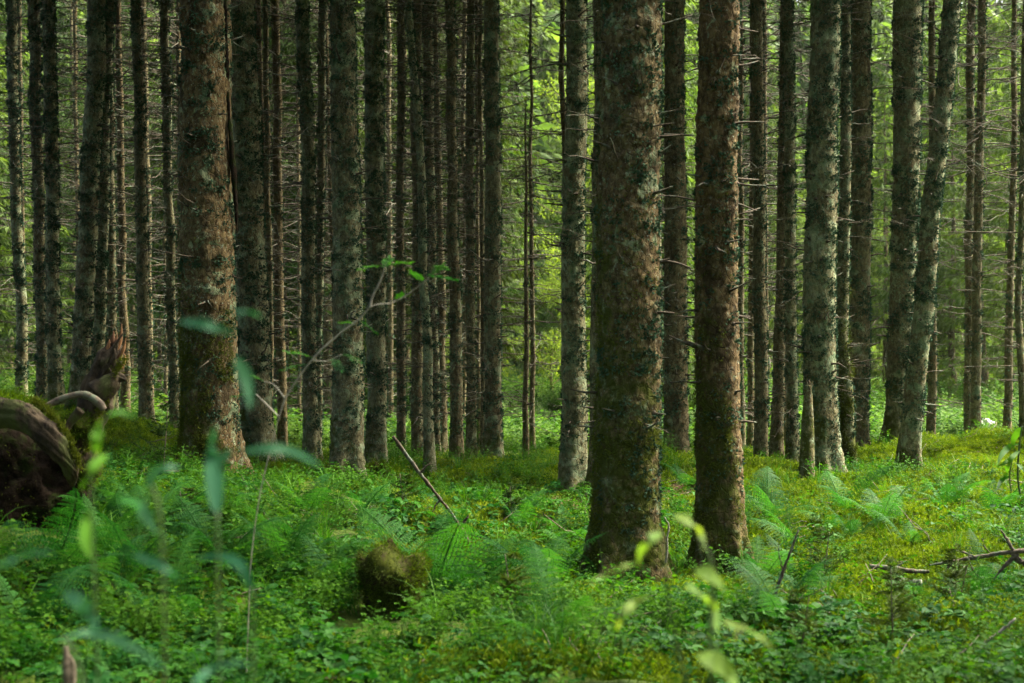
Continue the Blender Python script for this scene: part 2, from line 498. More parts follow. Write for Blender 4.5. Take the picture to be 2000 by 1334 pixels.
# ------------------------------------------------------------------ the trees of the photo: where each trunk stands
# path in photo pixels from the foot to the upper picture edge, depth in metres, widths in pixels (foot, top),
# lichen 0..1, moss 0..1, warm 0..1, twigs (branch length factor), label
TREES = [
    ([(43, 778), (40, 640), (18, 0)], 24, 23, 20, .7, .3, .3, .8, "slender spruce trunk nearest the left edge, rising behind the bright moss cushion"),
    ([(48, 790), (45, 600), (33, 0)], 29, 11, 10, .4, .2, .6, 1.0, "thin faint spruce trunk half hidden just right of the leftmost trunk"),
    ([(84, 798), (80, 640), (64, 0)], 22.5, 22, 22, .6, .2, .6, .8, "straight brownish spruce trunk, left one of the close pair behind the uprooted stump's moss cushion"),
    ([(110, 800), (105, 640), (92, 0)], 22, 29, 24, .75, .3, .2, .7, "straight grey-green spruce trunk, right one of the close pair behind the uprooted stump's moss cushion"),
    ([(152, 770), (150, 500), (146, 0)], 31, 9, 8, .3, .1, .8, 1.2, "very thin dark spruce pole in the gap before the leaning dark trunk on the left"),
    ([(154, 800), (162, 640), (190, 0)], 20, 40, 35, .8, .4, .3, .6, "stout dark spruce trunk leaning right, rising behind the broken root of the uprooted stump"),
    ([(190, 800), (193, 640), (209, 0)], 22.5, 25, 20, .8, .2, .3, .7, "spruce trunk squeezed close behind the right side of the stout leaning trunk on the left"),
    ([(220, 835), (216, 640), (210, 0)], 23, 22, 18, .6, .2, .5, .9, "spruce trunk directly behind the splintered orange tip of the broken root"),
    ([(244, 842), (241, 640), (231, 0)], 24, 20, 11, .2, .1, .9, 1.0, "short-looking reddish dark spruce trunk just right of the splintered root tip"),
    ([(285, 860), (281, 640), (263, 0)], 21, 28, 19, .6, .3, .6, .8, "lichen-flecked spruce trunk standing alone between the broken root and the thick peeling trunk"),
    ([(297, 850), (293, 640), (280, 0)], 27, 13, 11, .4, .1, .7, 1.1, "thin spruce trunk touching the right side of the lone lichen-flecked trunk"),
    ([(325, 866), (323, 640), (316, 0)], 28, 9, 8, .4, .1, .7, 1.2, "thin pole touching the left side of the slim trunk beside the thick peeling trunk"),
    ([(340, 868), (338, 640), (318, 0)], 23, 20, 17, .7, .2, .5, .9, "slim spruce trunk close to the left of the thick peeling trunk"),
    ([(352, 872), (350, 500), (348, 0)], 26, 12, 10, .3, .1, .9, .9, "narrow dark spruce trunk peeking out at the left edge of the thick peeling trunk"),
    ([(412, 925), (409, 640), (397, 0)], 13.5, 114, 96, .85, .5, 1.0, .25, "thick reddish spruce trunk with peeling bark and a dark split, left of centre"),
    ([(503, 892), (493, 640), (472, 0)], 16.5, 68, 50, .95, .2, .3, .4, "lichen-covered spruce trunk standing close to the right of the thick peeling trunk"),
    ([(514, 880), (512, 500), (505, 0)], 23, 12, 11, .2, .1, 1, 1.0, "thin reddish spruce trunk glimpsed at the right edge of the lichen-covered trunk"),
    ([(528, 880), (526, 640), (517, 0)], 22, 14, 11, .4, .1, .8, 1.0, "thin spruce trunk a hand's width right of the lichen-covered trunk beside the peeling one"),
    ([(552, 866), (546, 640), (536, 0)], 23, 21, 16, .2, .1, .9, 1.4, "dark brown spruce trunk in the shady gap behind the rowan sapling's lower stem"),
    ([(586, 872), (584, 640), (580, 0)], 30, 8, 7, .2, .1, .6, 1.2, "pencil-thin young spruce stem in the shady gap left of the blackish slim trunk"),
    ([(610, 908), (605, 640), (591, 0)], 18.5, 31, 24, .9, .3, .3, .7, "slim blackish trunk with pale lichen flecks left of the thick straight grey-green trunk"),
    ([(620, 885), (624, 640), (631, 0)], 22, 15, 16, .7, .1, .5, .9, "thin spruce trunk leaning right between the blackish slim trunk and the thick grey-green trunk"),
    ([(664, 885), (655, 640), (634, 0)], 24, 13, 8, .2, .1, .7, 1.0, "thin dark stem leaning left against the left edge of the thick grey-green trunk"),
    ([(677, 943), (682, 640), (668, 0)], 15.5, 70, 47, .95, .25, .3, .35, "thick straight grey-green spruce trunk with a flared foot, crossed by the pale rowan stem"),
    ([(733, 920), (733, 640), (731, 0)], 17.5, 41, 36, 1, .35, .2, .5, "lichen-mottled trunk right of the thick grey-green trunk, crossed by the rowan's forked twig"),
    ([(764, 882), (763, 600), (757, 0)], 30, 11, 9, .3, .1, .6, 1.1, "faint thin trunk in the gap right of the lichen-mottled trunk behind the rowan twig"),
    ([(783, 908), (782, 640), (783, 0)], 21, 19, 15, .5, .2, .6, 1.1, "thin straight brown trunk standing above the leaning dead stick's upper end"),
    ([(815, 912), (814, 640), (812, 0)], 20, 25, 18, .5, .3, .6, .8, "straight brown trunk crossed by the bluish leaning trunk"),
    ([(840, 933), (833, 640), (810, 190), (796, 0)], 17, 22, 14, 1, .2, .0, .4, "slender bluish-grey trunk leaning left at its top, crossing the brown trunk behind it"),
    ([(852, 902), (846, 640), (833, 0)], 21, 18, 22, .7, .2, .4, .9, "grey trunk just right of the slender bluish leaning trunk"),
    ([(864, 894), (861, 640), (848, 0)], 22, 20, 12, .4, .2, .6, 1.0, "slim brown trunk left of the straight dark trunk in the centre cluster"),
    ([(892, 910), (889, 640), (878, 0)], 19.5, 27, 18, .5, .3, .6, .8, "straight dark-barked trunk in the middle of the centre cluster of slim trunks"),
    ([(907, 890), (907, 600), (906, 0)], 25, 10, 8, .3, .1, .5, .9, "pole-thin trunk squeezed between two slim trunks of the centre cluster"),
    ([(920, 904), (920, 640), (917, 0)], 20, 22, 15, .6, .3, .4, .8, "slim trunk with a mossy foot just left of the twin poles in the centre cluster"),
    ([(935, 905), (934, 640), (931, 0)], 23, 8, 6, .3, .1, .5, .8, "left pole of the twin poles beside the pale trunk at the centre cluster's right end"),
    ([(942, 916), (942, 640), (938, 0)], 20, 10, 7, .4, .2, .4, .6, "right pole of the twin poles beside the pale trunk at the centre cluster's right end"),
    ([(963, 923), (962, 640), (958, 0)], 17.8, 38, 28, .7, .3, .4, .8, "pale straight trunk at the right end of the centre cluster, beside the open gap"),
    ([(1041, 903), (1039, 640), (1036, 0)], 22, 12, 5, .4, .3, .5, 1.3, "thin sapling pole with side twigs in the middle of the open gap"),
    ([(1028, 917), (1028, 700), (1027, 250)], 20, 14, 4, .4, .3, .6, .8, "short dead pole with a stumpy foot, left of the sapling pole in the gap"),
    ([(1113, 890), (1108, 500), (1097, 0)], 21, 14, 10, .2, .1, .9, 1.0, "thin reddish trunk leaning left behind the grey lichen-spotted trunk at the gap"),
    ([(1117, 970), (1122, 640), (1125, 0)], 14.8, 56, 39, 1, .15, .0, .45, "grey trunk spotted with dark lichen, on bare needle litter left of the biggest trunk"),
    ([(1172, 968), (1176, 640), (1178, 0)], 14.5, 46, 42, .8, .3, .3, .4, "trunk mostly hidden behind the left side of the biggest foreground trunk"),
    ([(1228, 1150), (1226, 640), (1232, 0)], 9.5, 142, 114, .8, 1.0, .85, .18, "biggest foreground trunk with scaly bark and dark moss climbing from its foot"),
    ([(1286, 880), (1286, 600), (1284, 0)], 24, 12, 10, .5, .1, .5, 1.0, "pale thin trunk peeking out at the right edge of the biggest foreground trunk"),
    ([(1321, 922), (1321, 640), (1317, 0)], 17.6, 54, 37, .45, .2, .8, .6, "smooth reddish-brown trunk on a moss hummock between the two foreground trunks"),
    ([(1408, 1138), (1400, 640), (1405, 0)], 9.8, 98, 78, .65, .7, 1.0, .22, "second foreground trunk, reddish, scaly and mossy-footed, right of the biggest trunk"),
    ([(1448, 893), (1447, 640), (1446, 0)], 22, 16, 12, .4, .2, .5, .9, "thin sunlit trunk just right of the reddish scaly foreground trunk"),
    ([(1466, 895), (1467, 640), (1471, 0)], 22.5, 14, 12, .3, .2, .6, .9, "thin trunk tucked behind the left side of the pale knotted trunk"),
    ([(1487, 922), (1485, 640), (1478, 0)], 17.8, 28, 23, .5, .2, .5, .7, "pale knotted trunk with a sunlit edge right of the reddish scaly foreground trunk"),
    ([(1497, 880), (1496, 500), (1495, 0)], 25, 10, 9, .3, .1, .6, 1.0, "thin trunk peeking out right of the pale knotted trunk"),
    ([(1515, 907), (1524, 640), (1536, 0)], 19, 26, 17, .4, .2, .4, .8, "sunlit slim trunk leaning right across the dark upright trunk left of the dead snag"),
    ([(1531, 888), (1531, 640), (1530, 0)], 23, 11, 9, .3, .1, .5, .9, "thin trunk glimpsed in the slot left of the dark upright trunk by the dead snag"),
    ([(1548, 908), (1546, 640), (1542, 0)], 18.6, 25, 19, .9, .3, .1, .8, "dark upright lichen-clad trunk left of the dead snag"),
    ([(1608, 940), (1600, 640), (1616, 0)], 16, 72, 55, .95, .35, .15, .45, "stout grey-green trunk directly behind the dead snag"),
    ([(1657, 920), (1646, 640), (1652, 0)], 17.7, 30, 17, .8, .6, .3, .5, "narrow dark trunk with a mossy foot between the stout snag-side trunk and the tan trunk"),
    ([(1677, 905), (1680, 640), (1682, 0)], 19, 42, 41, .6, .3, .4, .6, "tan straight trunk with a sunlit right edge left of the moss mound"),
    ([(1748, 862), (1763, 640), (1778, 0)], 19, 47, 55, .9, .4, .1, .6, "stout grey trunk leaning right, standing on top of the moss mound"),
    ([(1773, 926), (1803, 640), (1818, 430), (1838, 250), (1863, 0)], 17.2, 44, 33, 1, .2, .0, .5, "dark lichen-crusted trunk leaning strongly right in front of the moss mound"),
    ([(1819, 868), (1823, 640), (1823, 0)], 21, 19, 12, .4, .2, .6, .9, "thin reddish trunk right of the strongly leaning dark trunk"),
    ([(1890, 882), (1892, 640), (1898, 0)], 21.5, 18, 15, .5, .1, .3, .9, "shaded left trunk of the touching pair on the small moss hump at the right"),
    ([(1905, 884), (1910, 640), (1921, 0)], 21, 21, 15, .5, .1, .3, .9, "sunlit right trunk of the touching pair on the small moss hump at the right"),
    ([(1966, 884), (1973, 640), (1989, 0)], 21, 18, 9, .4, .2, .5, 1.2, "slim bicoloured trunk with many side twigs near the right edge"),
    ([(1997, 852), (1997, 600), (2003, 250)], 18, 15, 12, .5, .2, .3, .9, "dark trunk cut off by the right edge of the photo"),
]

# ------------------------------------------------------------------ ground height through the trees' feet
ctrl, FEET = [], []
for (pts, d, wb, wt, *_) in TREES:
    p = at(pts[0][0], pts[0][1], d)
    ctrl.append((p[0], p[1], p[2]))
    if wb * d > 550: FEET.append((p[0], p[1], wb / FPX * d / 2))
for (px, py, d) in [(70, 1040, 8.8), (-60, 1000, 8.8), (760, 1205, 7.6), (200, 1050, 9.3), (330, 960, 11.5), (480, 940, 13), (600, 960, 13.5),
                    (1850, 892, 18.6), (1720, 890, 18.3), (1900, 925, 17), (1960, 905, 17.0), (1310, 935, 16.8), (1050, 965, 14.7), (1560, 955, 15.2),
                    (870, 935, 16.5), (1760, 985, 13.6), (1500, 960, 14.5), (1900, 1010, 12.8), (1000, 960, 15), (560, 884, 26), (1040, 880, 26), (1880, 868, 30), (300, 866, 30), (750, 878, 28)]:
    p = at(px, py, d)
    ctrl.append((p[0], p[1], p[2]))
ctrl = np.array(ctrl)


MOUNDS = [(1310, 935, 16.8, .75, .16), (1747, 875, 18.7, 1.1, .22), (1850, 893, 18.5, .9, .12), (1500, 935, 16, .8, .12), (1620, 940, 15.4, .6, .08), (870, 930, 16.8, 1.0, .10), (1000, 918, 18, .8, .10), (750, 928, 16.2, .5, .10),
          (1900, 1045, 11.6, 1.0, .08), (1760, 1075, 10.6, .9, .05), (1860, 1110, 9.6, .7, .04), (1180, 935, 16.5, .6, .1), (1440, 900, 19, .8, .1), (640, 985, 13.3, .6, .06), (1090, 1170, 8.6, .5, .06)]
MOUNDS = [(*at(a, b, d)[:2], r, h) for a, b, d, r, h in MOUNDS]


def mound(x, y):
    v = np.zeros(len(x))
    for (a, b, r, h) in MOUNDS:
        v = np.maximum(v, np.exp(-(((x - a) ** 2 + (y - b) ** 2) / r ** 2) ** 1.5))
    return v


FIXES = []


def ground(x, y):
    x = np.atleast_1d(np.asarray(x, float)).ravel()
    y = np.atleast_1d(np.asarray(y, float)).ravel()
    z = np.zeros(len(x))
    for a in range(0, len(x), 20000):
        xx, yy = x[a:a + 20000], y[a:a + 20000]
        d2 = (xx[:, None] - ctrl[None, :, 0]) ** 2 + (yy[:, None] - ctrl[None, :, 1]) ** 2
        wk = np.exp(-d2 / (2 * .75 ** 2)) + .02 * np.exp(-d2 / (2 * 2.2 ** 2))
        z[a:a + 20000] = (wk * ctrl[None, :, 2]).sum(1) / (wk.sum(1) + .008)
    near = np.clip((60 - y) / 20, 0, 1)
    fz, fw = np.zeros(len(x)), np.zeros(len(x))
    for (a, b, dz) in FIXES:
        wk = np.exp(-((x - a) ** 2 + (y - b) ** 2) / (2 * .32 ** 2))
        fz += wk * dz
        fw += wk
    z += fz / np.maximum(fw, 1)
    z += near * ((n2(x * .9, y * .9, 1, 3) - .5) * (.22 + .22 * np.clip((y - 8) / 4, 0, 1)) + (n2(x * 2.6, y * 2.6, 2, 3) - .5) * .20)
    z += (1 - near) * (n2(x * .1, y * .1, 3, 3) - .5) * 1.2
    for (a, b, r_, h) in MOUNDS:
        z += h * np.exp(-((x - a) ** 2 + (y - b) ** 2) / (r_ * .8) ** 2)
    for (a, b, rr) in FEET:
        z += .05 * np.exp(-((x - a) ** 2 + (y - b) ** 2) / (2.6 * rr) ** 2)
    r = np.clip(y - 78, 0, None)
    return z + np.where(r < 40, r ** 2 / 160, 10 + 26 * (1 - np.exp(-(r - 40) * .5 / 26)))


def gz(x, y):
    return float(ground(x, y)[0])


FIXES = [(c[0], c[1], c[2] - gz(c[0], c[1])) for c in ctrl[:len(TREES)] if c[1] < 20.5]

LITTER = [(.2, 13.9, .85, 1.3), (1.65, 14.5, .6, 1.4), (2.0, 14.3, .4, .4), (-.6, 18.2, .7, .4), (.9, 15.6, .4, .5), (-3.6, 15, .6, .5)]


def litter(x, y):
    v = np.zeros(len(x))
    for (a, b, rx, ry) in LITTER:
        v = np.maximum(v, np.exp(-(((x - a) / rx) ** 2 + ((y - b) / ry) ** 2)))
    return v


def build_ground():
    yy = np.concatenate([np.arange(-30, 3, 1.5), np.arange(3, 22, .055), 22 + np.cumsum(np.linspace(.06, 12, 110))])
    nx = 360
    s = np.linspace(-1, 1, nx)
    hw = np.maximum(7, np.abs(yy) * .55 + 3) * (1 + np.clip((yy - 60) / 60, 0, 6))
    X = s[None, :] * hw[:, None]
    Y = np.repeat(yy[:, None], nx, 1)
    x, y = X.ravel(), Y.ravel()
    z = ground(x, y)
    n, k = len(yy), nx
    i = (np.arange(n - 1)[:, None] * k + np.arange(k - 1)[None]).ravel()
    mb = MB()
    mb.add(np.stack([x, y, z], 1), np.stack([i, i + 1, i + k + 1, i + k], 1))
    o = mb.build("ground", M['floor'])
    for nm, val in (("litter", litter(x, y) + .35 * (n2(x * .8, y * .8, 8) > .62)), ("meadow", np.clip((y - 23) / 6, 0, 1))):
        o.data.attributes.new(nm, 'FLOAT', 'POINT').data.foreach_set("value", val.astype(np.float32))
    tag(o, kind="structure")


build_ground()

# ------------------------------------------------------------------ trees
TRUNKXY = []


def trunk_mesh(path, rad_of_z, d, lobes, seed, zvis, flare):
    """path: function z -> (x,y) local; one skin with bark plates and root flare"""
    g = np.random.default_rng(seed)
    step = max(.011, d * .00125)
    r0 = rad_of_z(np.array([1.0]))[0]
    k = int(np.clip(2 * math.pi * r0 / step, 12, 150))
    zs = np.concatenate([np.arange(-.35, zvis, step * 1.15), np.linspace(zvis, path.top, 14)[1:]])
    c = path(zs)
    r = rad_of_z(zs)
    th = np.arange(k) * 2 * math.pi / k
    ph = g.uniform(0, 6.28)
    zz = np.clip(zs, -.35, None)
    fl = flare * np.exp(-np.clip(zz, -.1, None) / .26)
    lob = 1 + fl[:, None] * (1 + .75 * np.cos(lobes * th[None] + ph + .4 * zs[:, None]) + .35 * np.cos((lobes + 2) * th[None] + ph * 2.3))
    # swellings at old branch whorls
    wh = np.interp(zs, np.arange(-1, 60, .07), g.normal(size=len(np.arange(-1, 60, .07))) * .5) * .02
    base = np.stack([np.repeat(c[:, :1], k, 1) + np.cos(th)[None] * r[:, None] * lob,
                     np.repeat(c[:, 1:2], k, 1) + np.sin(th)[None] * r[:, None] * lob,
                     np.repeat(zs[:, None], k, 1)], -1)
    q = base.reshape(-1, 3) + np.array([seed * 3.1, seed * 1.7, 0])
    nv = (zs < zvis + .01)
    rr = np.repeat(r, k)
    disp = (fbm(q * np.array([7, 7, 3]), seed, 3) - .5) * .14 * rr + np.repeat(wh, k) * rr * 2
    sc = 1 / np.clip(.30 * r0, .022, .05)
    f1, f2 = worley(q * np.array([sc, sc, sc * .62]) + np.stack([fbm(q * 14, seed + 5 + 2 * j, 3) - .5 for j in range(3)], 1) * 2.2, seed)
    plate = np.clip((f2 - f1) * 2.4, 0, 1) ** .6
    amp = np.clip(r0 * .075, .003, .0125)
    patch = np.clip(fbm(q * np.array([2.2, 2.2, 1.2]), seed + 3, 3) * 2.6 - .6, .25, 1.2)
    disp = disp + (plate - .55) * amp * .9 * patch + (fbm(q * 38, seed + 7, 4) - .5) * amp * 2.2
    n = len(zs)
    D = np.stack([np.cos(th), np.sin(th), np.zeros(k)], -1)
    V = base + (disp.reshape(n, k) * nv[:, None])[..., None] * D[None]
    i = (np.arange(n - 1)[:, None] * k + np.arange(k)[None])
    j = (np.arange(n - 1)[:, None] * k + (np.arange(k)[None] + 1) % k)
    mb = MB()
    mb.add(V.reshape(-1, 3), np.stack([i, j, j + k, i + k], -1).reshape(-1, 4))
    mb.f.append(np.array([list(range((n - 1) * k, n * k))]))
    return mb


def twig_branch(mb, p, az, L, r, g, up, side=3):
    L = L * g.uniform(.8, 1.25)
    n = 6 if L > .25 else 3
    t = np.linspace(0, 1, n)
    dr = np.array([math.cos(az), math.sin(az), 0])
    sd = np.array([-dr[1], dr[0], 0])
    bend = g.normal() * .22
    wob = np.cumsum(g.normal(size=(n, 3)) * .035 * L, 0) * t[:, None]
    P = p + dr * L * t[:, None] + sd * (bend * L * t ** 2)[:, None] + np.array([0, 0, 1]) * (up * L * t + g.normal() * .16 * L * t ** 2)[:, None] + wob
    tube(mb, P, np.interp(t, [0, 1], [r, r * .3]), 4 if r > .006 else 3, L < .3)
    if L > .3:
        for _ in range(int(side)):
            u = g.uniform(.25, .95)
            q = P[min(n - 2, int(u * (n - 1)))] + (P[-1] - P[0]) / n * g.uniform(0, .8)
            l2 = L * g.uniform(.15, .45)
            a2 = az + g.choice([-1, 1]) * g.uniform(.4, 1.1)
            e = np.array([math.cos(a2), math.sin(a2), g.normal() * .35 - .1])
            tt = np.linspace(0, 1, 4)[:, None]
            tube(mb, q + e * l2 * tt + np.array([0, 0, -1]) * .2 * l2 * tt ** 2, np.array([.45, .36, .26, .16]) * r, 3, False)


def branch_set(path, rad_of_z, z0, z1, fac, d, g, thick):
    mb = MB()
    z = z0
    while z < z1:
        n = g.integers(2, 7)
        hi = np.clip((z - 1.2) / 3.5, .12, 1.3)
        for _ in range(n):
            zz = z + g.normal() * .05
            az = g.uniform(0, 6.283)
            c = path(np.array([zz]))[0]
            r = rad_of_z(np.array([zz]))[0]
            p = np.array([c[0] + math.cos(az) * r * .85, c[1] + math.sin(az) * r * .85, zz])
            if g.random() < .45 or (thick and g.random() < .7):
                L = g.uniform(.05, .22)
                twig_branch(mb, p, az, L + r * .2, g.uniform(.006, .012) * (1.3 if thick else 1), g, g.uniform(-.2, .35), 0)
                q = np.array([math.cos(az), math.sin(az), 0]) * r
                tube(mb, np.stack([p - q * .1, p + q * .16, p + q * .16 + q / r * .012]), np.array([.020, .015, .006]) * (1.2 if thick else .7), 6)
            else:
                L = g.uniform(.3, 1.5) * fac * hi ** .5
                twig_branch(mb, p, az, L + .15, g.uniform(.006, .0105) * (.7 + .3 * min(1.5, L)) * max(1, d / 19), g, g.uniform(-.18, .22), 2 + 4 * L)
        z += g.uniform(.13, .36)
    return mb


def lichen_set(path, rad_of_z, z1, d, amount, g, r0):
    """leafy lichen tufts on the bark"""
    area = 2 * math.pi * r0 * z1
    n = int(min(2600, area * 420 * amount))
    z = g.uniform(.05, z1, n)
    th = g.uniform(0, 6.283, n)
    c = path(z)
    r = rad_of_z(z)
    D = np.stack([np.cos(th), np.sin(th), 0 * th], 1)
    P = np.concatenate([c, z[:, None]], 1) + D * r[:, None] * 1.0
    keep = fbm(P * np.array([5, 5, 7]) + g.uniform(0, 50), 3, 3) + .10 * np.cos(th + .6) > .50
    P, D = P[keep], D[keep]
    m = 12
    size = np.clip(.00115 * d, .017, .026)
    P = np.repeat(P, m, 0) + g.normal(size=(len(P) * m, 3)) * size * np.array([1.2, 1.2, .8])
    D = np.repeat(D, m, 0)
    # pull back to the surface
    cc = path(P[:, 2])
    v = P[:, :2] - cc
    ln = np.linalg.norm(v, axis=1)
    rr = rad_of_z(P[:, 2]) * g.uniform(.97, 1.03, len(P))
    P[:, :2] = cc + v / ln[:, None] * rr[:, None]
    dirs = D * g.uniform(.1, .9, len(P))[:, None] + g.normal(size=P.shape) * .7
    mb = MB()
    rhombs(mb, P, dirs, rdir(len(P), g), g.uniform(.8, 2.0, len(P)) * size, g.uniform(.7, 1.4, len(P)) * size, .2)
    return mb


class Path:
    def __init__(self, zs, xs, top, ys=None):
        self.zs, self.xs, self.top = np.asarray(zs), np.asarray(xs), top
        self.ys = ys

    def __call__(self, z):
        x = np.interp(z, self.zs, self.xs)
        z = np.asarray(z)
        y = np.interp(z, self.zs, self.ys) if self.ys is not None else 0 * x
        return np.stack([x, y], 1)


def crown_mesh(name, h0, h1, Lmax, mat, seed, dens=14, strip=(.16, .34), wid=.034, shape=.75, gap=.42):
    g = np.random.default_rng(seed)
    mb = MB()
    z = h0
    Ps, Ds, Ls, Ws = [], [], [], []
    while z < h1:
        u = (z - h0) / (h1 - h0)
        L0 = Lmax * (1 - u) ** shape * (.55 + .45 * min(1, u * 5)) + .12
        for _ in range(g.integers(3, 7)):
            L = L0 * g.uniform(.55, 1.12)
            az = g.uniform(0, 6.283)
            dr = np.array([math.cos(az), math.sin(az), 0])
            sd = np.array([-dr[1], dr[0], 0])
            zz = z + g.normal() * .1
            dp = g.uniform(.25, .6) * (1 - .8 * u)
            t = np.linspace(0, 1, 6)[:, None]
            cur = lambda t: np.array([0, 0, zz]) + dr * L * t + np.array([0, 0, 1]) * L * (-dp * t + .45 * dp * t ** 2 + .12 * t)
            tube(mb, cur(t), np.linspace(.016, .004, 6) * (.5 + .4 * L), 3, False)
            m = int(dens * L * 1.6) + 4
            tt = g.uniform(.12, 1.0, m) ** .8
            side = g.choice([-1, 1], m)
            off = side * g.uniform(0, .32, m) * L * (1.05 - tt) * 1.2
            P = cur(tt[:, None]) + sd * off[:, None] + np.array([0, 0, -1]) * (np.abs(off) * .25)[:, None]
            hang = g.uniform(.2, 1.3, m)
            D = dr * g.uniform(.2, .8, m)[:, None] + sd * (side * g.uniform(.1, .8, m))[:, None] + np.array([0, 0, -1]) * hang[:, None]
            Ps.append(P), Ds.append(D), Ls.append(g.uniform(*strip, m)), Ws.append(wid * g.uniform(.7, 1.3, m))
        z += gap * g.uniform(.7, 1.25) * (1 - .35 * u)
    P, D, L, W = np.concatenate(Ps), np.concatenate(Ds), np.concatenate(Ls), np.concatenate(Ws)
    nwood = len(mb.f)
    rhombs(mb, P, D, rdir(len(P), g), L, W, .1)
    # a second finer spray, crossed
    rhombs(mb, P + D * .04, D + g.normal(size=D.shape) * .35, rdir(len(P), g), L * .7, W * .8, .1)
    me = mb.mesh(name, [mat, M['twig']], False)
    nw = sum(len(f) for f in mb.f[:nwood])
    mi = np.zeros(len(me.polygons), np.int32)
    mi[:nw] = 1
    me.polygons.foreach_set("material_index", mi)
    return me


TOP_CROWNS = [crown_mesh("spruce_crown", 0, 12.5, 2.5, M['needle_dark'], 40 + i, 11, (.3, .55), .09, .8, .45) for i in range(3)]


def build_tree(i, row):
    pts, d, wb, wt, lich, moss, warm, fac, label = row
    if d > 15: lich, warm = min(1, lich + .22), warm * .6      # the thinner trunks further in are greyer with lichen
    g = np.random.default_rng(1000 + i)
    W = np.array([at(x, y, d) for x, y in pts])
    b = W[0].copy()
    b[2] = gz(b[0], b[1])
    zt = W[-1][2]
    zvis = zt - b[2] + .5
    dead = pts[-1][1] > 200 and pts[-1][0] < 1900
    top = zvis - .5 if dead else max(19, zvis + 8) + g.uniform(-2, 3)
    r_b, r_t = wb / FPX * d / 2, wt / FPX * d / 2
    zl = W[:, 2] - b[2]
    sl = (W[-1][0] - W[-2][0]) / (W[-1][2] - W[-2][2] + 1e-6)
    if abs(sl) > .05: sl *= .5
    zs = np.concatenate([[-.5], [0], zl[1:], [zt - b[2] + 6, 40]])
    xs = np.concatenate([[W[0][0]], [W[0][0]], W[1:, 0], [W[-1][0] + sl * 6, W[-1][0] + sl * 6]]) - b[0]
    tt = np.linspace(0, 40, 400)
    xs_ = np.interp(tt, zs, xs)
    ker = np.ones(9) / 9
    xs_ = np.convolve(np.pad(xs_, 4, 'edge'), ker, 'valid')
    xs_ += (np.interp(tt, np.arange(0, 41, .8), g.normal(size=52)[:len(np.arange(0, 41, .8))]) * .012) * np.clip(tt, 0, 1)
    path = Path(tt, xs_, top, np.interp(tt, np.arange(0, 41, 2), g.normal(size=21)) * .03)
    thick = r_b > .13
    flare = .28 if 'dark split' in label else .52 if r_b > .15 and d < 12 else .40 if r_b > .2 else (.42 if r_b > .1 else .3)
    r_b2 = r_b / (1 + flare * .22)
    zv = zt - b[2]

    def rad(z):
        z = np.asarray(z, float)
        return np.where(z < zv, r_b2 + (r_t - r_b2) * np.clip(z, 0, zv) / zv, r_t * np.clip(1 - (z - zv) / (top - zv + .6), .04, 1))

    root = empty("spruce_tree", b, label, "tree", "spruces standing in the mossy forest")
    tr = trunk_mesh(path, rad, d, int(g.integers(3, 6)), i + 1, zvis, flare).build("trunk", M['bark'], root)
    tr["lichen"], tr["moss"], tr["warm"] = float(lich), float(moss), float(warm)
    bs = branch_set(path, rad, 1.1 if r_b > .15 else .7, min(top - .3, zvis + 1), fac, d, g, thick)
    if bs.v:
        tag(bs.build("dead_twigs", M['twig'], root), kind="stuff")
    ls = lichen_set(path, rad, zvis, d, lich ** 1.5 * (.9 if d < 20 else .6), g, r_t)
    if ls.v:
        tag(ls.build("lichen", M['lichen'], root, False), kind="stuff")
    if moss >= .5 and d < 18:
        n = int(26000 * r_b)
        z = np.abs(g.normal(size=n)) * (.55 + .7 * moss) - .05
        th = g.uniform(0, 6.283, n)
        c = path(z)
        Dm = np.stack([np.cos(th), np.sin(th), 0 * th], 1)
        Pm = np.concatenate([c, z[:, None]], 1) + Dm * (rad(z) * (1 + flare * np.exp(-np.clip(z, 0, 9) / .26)))[:, None] * .985
        kp = (fbm(Pm * np.array([6, 6, 4]) + i, 5, 4) - .13 * np.cos(th - .4) > .545) & (z < zvis)
        Pm, Dm = np.repeat(Pm[kp], 7, 0), np.repeat(Dm[kp], 7, 0)
        mm = MB()
        sz = max(.013, .0016 * d)
        Pm = Pm + g.normal(size=Pm.shape) * sz * .7
        rhombs(mm, Pm, Dm + g.normal(size=Pm.shape) * .7 - np.array([0, 0, .3]), rdir(len(Pm), g), sz * g.uniform(.6, 1.5, len(Pm)), sz * .4 * g.uniform(.7, 1.4, len(Pm)), .2)
        tag(mm.build("moss", M['darkmoss'], root, False), kind="stuff")
    if "dark split" in label:
        mm = MB()
        rough_tube(mm, px_path([(440, -40), (442, 100), (446, 200), (453, 300), (459, 380), (463, 455)], d - .085, 60) - b, px_r([2, 4, 3, 5, 6, 1], d, 60), 10, .012, 18, 3)
        mm.build("split_shade_strip", M['soil'], root)  # raised strip, its near-black colour stands in for the shade inside the split
    if not dead:
        hz = max(zvis + 1.0, 7.5)
        s = (top - hz) / 12.5
        o = link("crown", TOP_CROWNS[i % 3], root, (path(np.array([hz]))[0][0], 0, hz), (0, 0, g.uniform(0, 6.28)), (min(1.15, .7 + r_b * 1.5) * (.6 if 1430 < pts[0][0] < 1720 else .68 if 560 < pts[0][0] < 1130 else 1),) * 2 + (s + .05,))
    TRUNKXY.append((b[0], b[1], r_b))
    return root


for i, row in enumerate(TREES):
    build_tree(i, row)

# ------------------------------------------------------------------ trees of the background


